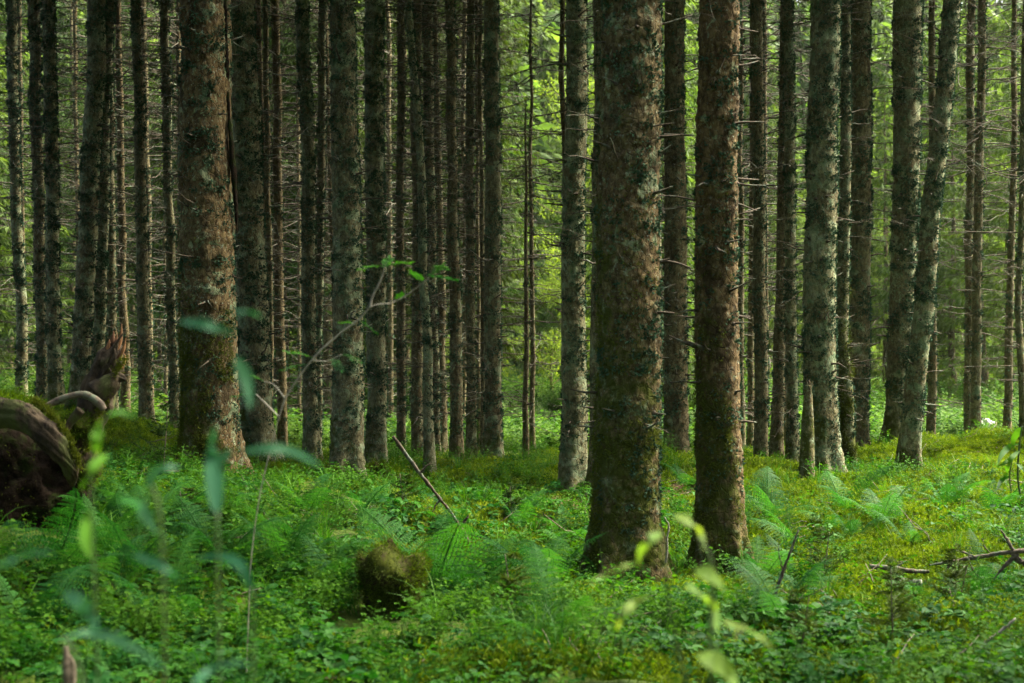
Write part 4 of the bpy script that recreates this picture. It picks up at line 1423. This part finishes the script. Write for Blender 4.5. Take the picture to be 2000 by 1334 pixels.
def stick(name, label, runs, d, mat='stick', cat="branch", amp=.003, pn="side_twig"):
    """runs: [(pixel path, radii px)], the first is the main stick, the others its side twigs"""
    base = at(runs[0][0][0][0], runs[0][0][0][1], runs[0][0][0][2] if len(runs[0][0][0]) > 2 else d)
    root = empty(name, base, label, cat)
    for k, (pts, rs) in enumerate(runs):
        mb = MB()
        rough_tube(mb, px_path(pts, d, 36, .0012 * d / 8, k) - base, px_r(rs, d, 36), 10 if max(rs) > 4 else 7, amp, 30, k + len(label))
        mb.build("stick" if k == 0 else pn, M[mat], root)
    return root


stick("leaning_stick", "long dead stick leaning out of the ferns towards the centre tree cluster", [
    ([(932, 1090, 10.0), (900, 1030, 10.0), (862, 978, 9.95), (820, 925, 9.9), (768, 853, 9.85)], [2.2, 2.7, 3.4, 3.8, 3.6]),
    ([(862, 975), (852, 985), (845, 1000)], [2, 1.5, .8]), ([(820, 925), (832, 912), (840, 905)], [2, 1.4, .7]), ([(900, 1030), (912, 1012), (915, 1004)], [1.6, 1.1, .6])], 9.9, 'twig', amp=.006)
stick("fallen_branch", "reddish dead branch with crossing side branches lying on moss at the right edge", [
    ([(2040, 1072, 8.6), (1975, 1078, 8.6), (1900, 1090, 8.7), (1815, 1104, 8.8)], [6, 5.5, 4, 2]),
    ([(1955, 1036), (1968, 1056), (1985, 1085), (2010, 1112)], [2.5, 3.5, 4.5, 5]),
    ([(1990, 1080), (1960, 1108), (1938, 1135)], [5, 4, 2]),
    ([(1975, 1078), (1990, 1095), (2020, 1100)], [4.5, 5, 5]),
    ([(1905, 1088), (1880, 1078), (1862, 1072)], [2, 1.5, .8]),
    ([(1890, 1090), (1905, 1120), (1925, 1135)], [2, 1.5, .8]),
    ([(1860, 1097), (1850, 1112), (1846, 1125)], [1.5, 1, .7]), ([(1940, 1084), (1925, 1070), (1918, 1052)], [1.6, 1.2, .7]), ([(1870, 1094), (1872, 1112), (1866, 1128)], [1.4, 1, .6])], 8.6, amp=.006)
stick("fallen_branch", "thin pale broken branch lying flat on the bright moss, above the short log", [
    ([(1698, 1106, 9.5), (1740, 1110, 9.45), (1780, 1116, 9.4), (1815, 1117, 9.4)], [4.5, 5, 5, 3]),
    ([(1750, 1111), (1756, 1104), (1764, 1098)], [2.5, 2, 1])], 9.45, 'stick')
stick("short_log", "short brown log half sunk in moss, below the thin pale branch", [
    ([(1735, 1141, 9.05), (1765, 1139, 9.05), (1800, 1139, 9.0)], [8, 9, 8])], 9.05, 'stick', "log")
stick("grey_branch", "grey forked branch lying in herbs at the bottom right corner", [
    ([(1815, 1296, 6.9), (1850, 1284, 6.85), (1900, 1268, 6.8), (1940, 1245, 6.8), (1984, 1208, 6.8)], [2, 3.5, 4.5, 3.6, 2]),
    ([(1925, 1258), (1922, 1280), (1916, 1302)], [4, 3, 2]), ([(1940, 1246), (1958, 1236), (1975, 1240)], [3, 2, 1])], 6.8, 'pale')
stick("dark_stalk", "thin dark stalk rising slantwise from the herbs right of the two foreground trunks", [
    ([(1476, 1258, 7.6), (1500, 1200, 7.6), (1530, 1115, 7.6), (1560, 1035, 7.6)], [5, 4, 3, 1.5]),
    ([(1530, 1118), (1522, 1085), (1520, 1060)], [2, 1.5, .8])], 7.6, 'twig')
stick("pale_stalk", "thin whitish bent stalk between the two foreground trunks", [
    ([(1298, 1010, 9.3), (1306, 1026, 9.3), (1303, 1050, 9.3), (1304, 1072, 9.3), (1300, 1100, 9.3)], [1.5, 2, 2, 2, 1.6])], 9.3, 'pale')
stick("broken_stem", "broken pale woody stem standing at the bottom left corner", [
    ([(136, 1420, 3.6), (134, 1350, 3.6), (131, 1300, 3.6), (128, 1264, 3.6)], [11, 10, 9, 5]),
    ([(141, 1420), (142, 1350), (141, 1300), (137, 1282)], [6, 6, 5, 2])], 3.6, 'stick', "plant stem")
stick("fallen_log", "thin log lying behind the slim trunks of the centre cluster", [
    ([(872, 909, 19), (900, 906, 19), (932, 906, 19)], [4, 5, 4])], 19, 'wood', "log")
stick("fallen_log", "pale thin log passing behind the smooth reddish-brown trunk on the hummock", [
    ([(1284, 895, 19), (1320, 893, 19), (1362, 888, 19)], [3, 4, 3])], 19, 'pale', "log")
stick("bent_twig", "dark bent twig sticking up from the herbs left of the squat mossy stump", [
    ([(530, 1045, 9.4), (524, 1020, 9.4), (514, 998, 9.4)], [4, 4, 2])], 9.4, 'twig')
stick("white_root", "whitish bleached root arching beside the touching pair of trunks at the right", [
    ([(1908, 868, 25), (1911, 838, 25), (1924, 825, 25), (1938, 835, 25), (1944, 862, 25)], [6, 9, 9, 8, 6]),
    ([(1918, 850), (1930, 842), (1946, 852), (1956, 868)], [6, 7, 6, 4])], 25, 'white', "root", .03)


# ---- the rowan sapling with the pale crooked stem
def pinnate(mb, p, dr, L, g, pairs=6, lw=.42, leaf=.34):
    """one feathered leaf: leaflets along a midrib"""
    dr = dr / np.linalg.norm(dr)
    side = np.cross(dr, [0, 0, 1.0])
    side /= np.linalg.norm(side) + 1e-9
    up = np.cross(side, dr)
    t = np.linspace(0, 1, 6)
    cur = lambda u: p + dr * L * u - np.array([0, 0, 1]) * L * .25 * u ** 2
    tube(mb, np.array([cur(u) for u in t]), np.linspace(.0016, .0006, 6), 3, False)
    P, D, Ls = [], [], []
    for k in range(pairs):
        u = .2 + .75 * k / (pairs - 1)
        for s in (-1, 1):
            P.append(cur(u))
            D.append(side * s + dr * .55 + g.normal(size=3) * .12)
            Ls.append(L * leaf * g.uniform(.8, 1.1) * (1 - .35 * abs(u - .5)))
    P.append(cur(1.0)), D.append(dr), Ls.append(L * leaf)
    Ls = np.array(Ls)
    leaf6(mb, np.array(P), np.array(D), np.tile(up, (len(P), 1)) + g.normal(size=(len(P), 3)) * .15, Ls, Ls * lw)


def rowan():
    g = np.random.default_rng(431)
    d = 5.7
    base = on_ground(470, 1400)
    base = at(478, 1395, d)
    base[2] = gz(base[0], base[1])
    root = empty("rowan_sapling", base, "rowan sapling with a pale crooked stem and a few feathered leaves, left of centre", "sapling")
    mb = MB()
    tube(mb, px_path([(478, 1400), (484, 1240), (490, 1100), (505, 980), (525, 890), (545, 815), (562, 770), (612, 700), (660, 655), (700, 625), (728, 598), (770, 590), (810, 565), (838, 543)], d, 90) - base, px_r([1.1, 1.1, 1.1, 1.1, 1.2, 1.3, 1.8, 1.8, 1.8, 1.7, 1.5, 1.2, 1.0, .7], d, 90), 9)
    mb.build("stem", M['pale'], root)
    for pts, rs in (([(722, 604), (727, 580), (737, 562), (746, 540), (752, 520)], [2.6, 2.2, 2, 1.6, 1]), ([(608, 704), (640, 705), (668, 692)], [1.6, 1.2, .8]), ([(545, 815), (520, 790), (500, 770)], [2, 1.5, 1]), ([(556, 778), (535, 752), (515, 745)], [2, 1.4, 1])):
        mb = MB()
        tube(mb, px_path(pts, d, 20) - base, px_r(rs, d, 20), 6)
        mb.build("twig", M['pale'], root)
    for (x, y, ax, az, L) in [(752, 520, -.8, .1, .085), (752, 520, .7, .25, .09), (750, 528, .1, .5, .08), (838, 543, .9, .15, .10), (836, 545, .4, .6, .09), (826, 552, -.4, .6, .08), (845, 520, .8, .2, .08),
                              (668, 692, .9, -.1, .085), (650, 700, .6, -.4, .075), (612, 700, -.6, .3, .09), (600, 712, -.8, 0, .08), (690, 633, -.7, .3, .06), (500, 770, -.9, .1, .07), (515, 745, -.6, .4, .07), (700, 625, .6, -.3, .06), (775, 588, .3, .6, .06)]:
        lb = MB()
        pinnate(lb, at(x, y, d) - base, np.array([ax, g.normal() * .5, az]), L * 1.15, g)
        lb.build("leaf", M['low'], root)


rowan()


# ---- ferns
def frond_mesh(seed, L=.5, pairs=20, pin=.36, droop=.5):
    g = np.random.default_rng(seed)
    mb = MB()
    t = np.linspace(0, 1, 14)
    cur = lambda u: np.array([u * L * .82, 0, L * (1.0 * u - droop * u ** 2.2)]) + np.array([0, .02 * math.sin(3 * u), 0])
    tube(mb, np.array([cur(u) for u in t]), np.linspace(.0032, .0008, 14), 4, False)
    n_l = 9
    P, D, Nn, Ls, Ws = [], [], [], [], []
    for k in range(pairs):
        u = .16 + .82 * k / (pairs - 1)
        p = cur(u)
        tg = cur(min(1, u + .02)) - cur(u - .02)
        tg /= np.linalg.norm(tg)
        w = L * pin * math.sin(math.pi * min(1, (.12 + u * .92)) ** .8) ** .75 * (1.02 - .55 * u)
        for s in (-1, 1):
            sd = np.array([0, s, 0]) + tg * .42 + np.array([0, 0, -.12]) + g.normal(size=3) * .05
            sd /= np.linalg.norm(sd)
            nr = np.cross(sd, tg) * s
            for q in range(n_l):
                v = (q + .5) / n_l
                c = p + sd * w * v - np.array([0, 0, 1]) * w * .22 * v ** 2
                l2 = L * .82 / pairs * .60 * (1 - v * .72)
                for s2 in (-1, 1):
                    P.append(c)
                    D.append(tg * s2 + sd * .55)
                    Nn.append(nr)
                    Ls.append(l2)
                    Ws.append(w / n_l * .95)
    rhombs(mb, np.array(P), np.array(D), np.array(Nn) + g.normal(size=(len(P), 3)) * .1, np.array(Ls), np.array(Ws), .05, .5)
    return mb.mesh("frond", M['fern'], False)


FROND = [frond_mesh(500 + k, .5, 17 + 2 * (k % 4), .26 + .04 * (k % 3), .40 + .09 * (k % 4)) for k in range(6)]


def fern(px, py, size, n, label, seed, group="ferns on the forest floor", face=None):
    g = np.random.default_rng(seed)
    b = on_ground(px, py)
    root = empty("fern", b, label, "fern", group)
    a0 = g.uniform(0, 6.28)
    for k in range(n):
        az = a0 + k * 6.283 / n + g.normal() * .3 if face is None else face + g.normal() * .8
        s = size * 1.22 * g.uniform(.7, 1.15) / .5
        link("frond", FROND[g.integers(0, 6)], root, (g.normal() * .01, g.normal() * .01, 0), (g.normal() * .18, g.uniform(-.35, .25), az), (s, s, s))


FERNS = [
    (165, 1010, .45, 6, "fern directly under the splintered broken limb of the uprooted stump"),
    (300, 1040, .50, 6, "broad feathery fern just right of the uprooted stump's dark root plate"),
    (180, 1030, .40, 5, "small fern tucked against the lower right of the uprooted stump"),
    (400, 990, .45, 5, "fern at the foot of the thick peeling trunk, left of the bent twig"),
    (90, 1150, .5, 6, "fern below the uprooted stump near the left edge"),
    (250, 1130, .5, 6, "fern between the uprooted stump and the bottom left herbs"),
    (430, 1120, .45, 5, "fern in front of the rowan stem's left side, low in the picture"),
    (560, 1130, .45, 5, "fern between the rowan stem and the squat mossy stump"),
    (650, 1150, .42, 5, "fern touching the left side of the squat mossy stump"),
    (850, 1170, .62, 6, "tall upright fern just right of the squat mossy stump"),
    (950, 1150, .50, 5, "fern with long level fronds below the leaning dead stick"),
    (1060, 1160, .52, 5, "fern with an arching frond halfway between the squat stump and the biggest trunk"),
    (1010, 1040, .42, 5, "fern beyond the leaning stick, towards the grey spotted trunk"),
    (600, 1010, .40, 5, "small fern before the flared foot of the thick grey-green trunk"),
    (890, 1040, .38, 4, "small fern growing under the middle of the leaning dead stick"),
    (1342, 960, .42, 4, "pale fern in the gap between the two foreground trunks"),
    (1500, 1020, .48, 6, "fern right of the second foreground trunk, near the thin dark stalk"),
    (1560, 1080, .46, 5, "fern right of the thin dark stalk in the right-hand clearing"),
    (1485, 1150, .40, 5, "fern beside the mossy foot of the second foreground trunk"),
    (1650, 1010, .44, 5, "fern in front of the dead snag and the stout grey-green trunk"),
    (1720, 1030, .48, 6, "fern on the moss below the strongly leaning dark trunk"),
    (1850, 1000, .44, 5, "fern before the moss mound, right of the leaning dark trunk"),
    (1940, 1010, .46, 5, "fern near the right edge behind the reddish fallen branch"),
    (1530, 1245, .40, 5, "fern at the foot of the thin dark stalk"),
    (1090, 1270, .42, 5, "fern low in the herbs below the biggest foreground trunk"),
    (330, 1240, .45, 5, "fern among the bottom left herbs, right of the broken pale stem"),
    (60, 1260, .45, 5, "fern in the bottom left corner beside the broken pale stem"),
    (700, 1010, .36, 4, "small fern in front of the lichen-mottled trunk"),
    (1190, 1160, .36, 4, "small fern against the left foot of the biggest foreground trunk"),
]
for k, (x, y, s, n, lb) in enumerate(FERNS):
    fern(x, y, s, n, lb, 600 + k)
gf = np.random.default_rng(650)
for k in range(40):
    x, y = (gf.uniform(60, 700), gf.uniform(985, 1180)) if k < 18 else ((gf.uniform(760, 1130), gf.uniform(1000, 1230)) if k < 27 else (gf.uniform(1480, 1990), gf.uniform(985, 1230)))
    lb = "small fern half buried in the left foreground's undergrowth" if k < 18 else ("small fern half buried in undergrowth below the centre" if k < 27 else "small fern half buried in the right foreground's moss")
    fern(x, y, gf.uniform(.24, .38), int(gf.integers(3, 5)), lb, 700 + k, ["small ferns of the left foreground", "small ferns below the centre", "small ferns of the right foreground"][0 if k < 18 else (1 if k < 27 else 2)])


# ---- young spruces
def young_spruce(px, py, H, label, seed, mat='needle_dark', spread_=.5):
    g = np.random.default_rng(seed)
    b = on_ground(px, py)
    root = empty("young_spruce", b, label, "young spruce", "young spruces of the undergrowth")
    st = MB()
    t = np.linspace(0, 1, 8)
    tube(st, np.stack([g.normal() * .05 * t, g.normal() * .05 * t, H * t - .03], 1), np.linspace(.006, .002, 8), 6)
    st.build("stem", M['stick'], root)
    mb = MB()
    for z in g.uniform(.15, .97, 26):
        for q in range(1):
            az = g.uniform(0, 6.28)
            L = H * spread_ * (1.1 - z) * g.uniform(.6, 1.1)
            dr = np.array([math.cos(az), math.sin(az), g.uniform(-.1, .7)])
            tt = np.linspace(0, 1, 5)[:, None]
            p0 = np.array([0, 0, z * H])
            tube(mb, p0 + dr * L * tt, np.linspace(.0025, .001, 5), 3, False)
            n = int(L * 520) + 14
            u = g.uniform(.1, 1, n)
            sd = np.array([-dr[1], dr[0], 0])
            off = g.choice([-1, 1], n) * g.uniform(0, .28, n) * L * (1.1 - u)
            P = p0 + dr * L * u[:, None] + sd * off[:, None]
            D = dr * .7 + sd * np.sign(off)[:, None] * .8 + g.normal(size=(n, 3)) * .35
            rhombs(mb, P, D, rdir(n, g), .026 * g.uniform(.7, 1.4, n), .0065 * np.ones(n), .1)
    mb.build("branches", M[mat], root, False)


for k, (x, y, h, lb) in enumerate([
        (318, 925, .62, "young dark spruce with spreading twigs, left of the thick peeling trunk's foot"),
        (365, 1050, .30, "young spruce in the ferns right of the uprooted stump"),
        (790, 1010, .36, "young spruce below the leaning stick's upper half"),
        (1000, 1020, .30, "young spruce on the litter left of the grey spotted trunk"),
        (1605, 1150, .40, "young spruce in the herbs right of the thin dark stalk"),
        (1745, 1275, .46, "young spruce at the bottom right, left of the grey forked branch"),
        (1868, 1200, .42, "young spruce directly above the grey forked branch at the lower right"),
        (1560, 1290, .34, "young spruce near the bottom edge below the thin dark stalk"),
        (1005, 1210, .36, "young dark spruce in the herbs right of the tall upright fern")]):
    young_spruce(x, y, h, lb, 800 + k)


# ---- the blurred leafy plants close to the camera
def lance_plant(name, label, d, stems, leaves, mat, stem_mat='stem', foot=None):
    """stems: pixel paths; leaves: (pixel path of the midrib, width px)"""
    base = at(foot[0], foot[1], d)
    base[2] = gz(base[0], base[1])
    root = empty(name, base, label, "plant", "blurred plants close to the viewer")
    for pts, rs in stems:
        mb = MB()
        tube(mb, px_path(pts, d, 40) - base, px_r(rs, d, 40), 7)
        mb.build("stem", M[stem_mat], root)
    for k, (pts, wpx) in enumerate(leaves):
        g = np.random.default_rng(int(pts[0][0] * 7 + pts[0][1]))
        off = g.normal() * .05
        pp = [(q[0], q[1], d + off * u + (.05 * g.normal() if i else 0)) for i, (q, u) in enumerate(zip(pts, np.linspace(0, 1, len(pts))))]
        P = px_path(pp, d, 16) - base
        t = np.linspace(0, 1, 16)
        W = wpx * (.78 if mat == 'teal' else .9) / FPX * d / 2 * np.sin(math.pi * np.clip(t * .97 + .03, 0, 1) ** .75) ** .8
        mb = MB()
        side = np.array([.12 * g.normal(), -1.0, .75 + .15 * g.normal()])
        ribbon(mb, P, W + .0004, side)
        mb.build("leaf", M[mat], root)


def ground_px(px, d):
    """pixel row of the ground at depth d"""
    x = (px - 1000) / FPX * d
    return 667 + (CAM_H - gz(x, d)) / d * FPX + 23


lance_plant("willow_herb", "yellow-green plant with drooping lance leaves, blurred, before the two foreground trunks", 2.3,
            [([(1395, ground_px(1395, 2.3)), (1400, 1900), (1392, 1500), (1388, 1250), (1392, 1150), (1385, 1085), (1355, 1040), (1318, 1006)], [8, 7, 6, 5, 4.5, 4, 3, 2]),
             ([(1392, 1500), (1340, 1330), (1310, 1200), (1300, 1100), (1288, 1040)], [5, 4, 3, 2.5, 1.5]),
             ([(1389, 1290), (1420, 1240), (1460, 1240)], [3, 2, 1])],
            [([(1318, 1006), (1345, 1018), (1365, 1040), (1376, 1075)], 30), ([(1290, 1040), (1270, 1055), (1254, 1078), (1247, 1108)], 26),
             ([(1340, 1148), (1368, 1160), (1390, 1190), (1402, 1236)], 44), ([(1358, 1112), (1385, 1122), (1408, 1145), (1420, 1172)], 36),
             ([(1268, 1168), (1240, 1180), (1218, 1200), (1205, 1232)], 24), ([(1370, 1275), (1395, 1290), (1420, 1315), (1440, 1350)], 50),
             ([(1410, 1214), (1450, 1228), (1485, 1245), (1512, 1268)], 16), ([(1250, 1098), (1215, 1108), (1180, 1125), (1150, 1140)], 10), ([(1318, 1320), (1322, 1345), (1330, 1380)], 22)],
            'lance', 'stem', (1395, 0))
lance_plant("reed_plant", "bluish plant with arching ribbon leaves, blurred, before the foot of the thick peeling trunk", 1.9,
            [([(470, ground_px(470, 1.9)), (480, 1800), (492, 1400), (494, 1240), (492, 1150)], [4, 3.5, 3, 2.5, 2]),
             ([(425, ground_px(425, 1.9)), (432, 1700), (428, 1300), (424, 1000)], [4, 3.5, 3, 3]),
             ([(330, ground_px(330, 1.9)), (325, 1600), (320, 1200), (312, 1010), (296, 950)], [3.5, 3.5, 3, 4, 4])],
            [([(424, 1000), (420, 940), (416, 880), (420, 832)], 44), ([(478, 882), (525, 876), (575, 884), (628, 912)], 28), ([(352, 628), (390, 632), (425, 642), (462, 652)], 22),
             ([(458, 612), (480, 608), (512, 620)], 18), ([(290, 950), (300, 928), (325, 914), (352, 912)], 24), ([(492, 1150), (470, 1104), (430, 1086), (378, 1092)], 26),
             ([(236, 975), (262, 986), (286, 1008), (304, 1040)], 34), ([(462, 700), (480, 740), (490, 800)], 32), ([(455, 880), (432, 900), (428, 930)], 22)],
            'teal', 'stem', (470, 0))
lance_plant("reed_plant", "bluish plant with long bent leaves, blurred, at the bottom left corner", 1.75,
            [([(215, ground_px(215, 1.75)), (210, 1900), (190, 1500), (150, 1290), (120, 1248)], [7, 6, 5, 4, 3]), ([(460, ground_px(460, 1.75)), (450, 1800), (420, 1500), (380, 1340)], [6, 5, 4, 3])],
            [([(128, 1158), (155, 1175), (178, 1200), (192, 1236)], 34), ([(118, 1250), (180, 1238), (250, 1258), (325, 1310)], 26), ([(378, 1336), (415, 1310), (450, 1298), (490, 1296)], 30),
             ([(-10, 1110), (30, 1092), (65, 1082), (108, 1080)], 18), ([(262, 1082), (295, 1096), (325, 1112), (350, 1132)], 22)],
            'teal', 'stem', (215, 0))
lance_plant("reed_plant", "green plant with upright pointed leaves, blurred, before the uprooted stump", 2.1,
            [([(190, ground_px(190, 2.1)), (195, 1700), (190, 1300), (178, 960), (186, 870)], [3, 3, 2.5, 2, 1.5])],
            [([(186, 884), (188, 860), (196, 832), (210, 806)], 24), ([(208, 888), (190, 905), (172, 930), (158, 958)], 24), ([(212, 812), (238, 806), (268, 816)], 16), ([(180, 1090), (168, 1050), (172, 1010), (186, 990)], 26)],
            'grass', 'stem', (190, 0))
lance_plant("broad_leaved_herb", "dark green herb with broad pointed leaves at the right edge, before the moss mound", 8.6,
            [([(1992, 965), (1988, 930), (1990, 880), (1996, 832)], [2, 2, 2, 1.2]), ([(1975, 960), (1972, 930), (1978, 890)], [1.6, 1.5, 1])],
            [([(1996, 836), (1986, 846), (1978, 862), (1980, 880)], 14), ([(1990, 868), (1970, 874), (1955, 890), (1948, 908)], 13), ([(1990, 880), (1972, 900), (1964, 925), (1966, 950)], 12),
             ([(2000, 850), (2008, 862), (2012, 880)], 14), ([(1985, 905), (1998, 918), (2006, 940)], 12), ([(1978, 892), (1962, 905), (1944, 912)], 9), ([(1972, 930), (1955, 940), (1946, 958)], 9)],
            'grass', 'stem', (1990, 0))

# ------------------------------------------------------------------ the hazy air of the wood
hz = MB()
x0, x1, y0, y1, z0, z1 = -1100, 1100, -60, 900, -12, 66
V = [(x, y, z) for z in (z0, z1) for y in (y0, y1) for x in (x0, x1)]
hz.add(V, [(0, 2, 3, 1), (4, 5, 7, 6), (0, 1, 5, 4), (2, 6, 7, 3), (0, 4, 6, 2), (1, 3, 7, 5)])
hm = bpy.data.materials.new("haze")
hm.use_nodes = True
hm.node_tree.nodes.clear()
ho = hm.node_tree.nodes.new("ShaderNodeOutputMaterial")
hv = hm.node_tree.nodes.new("ShaderNodeVolumePrincipled")
hv.inputs["Color"].default_value = (.86, .94, .76, 1)
hv.inputs["Density"].default_value = .0001
hv.inputs["Anisotropy"].default_value = .3
hm.node_tree.links.new(hv.outputs[0], ho.inputs["Volume"])
tag(hz.build("haze", hm, smooth=False), kind="stuff")
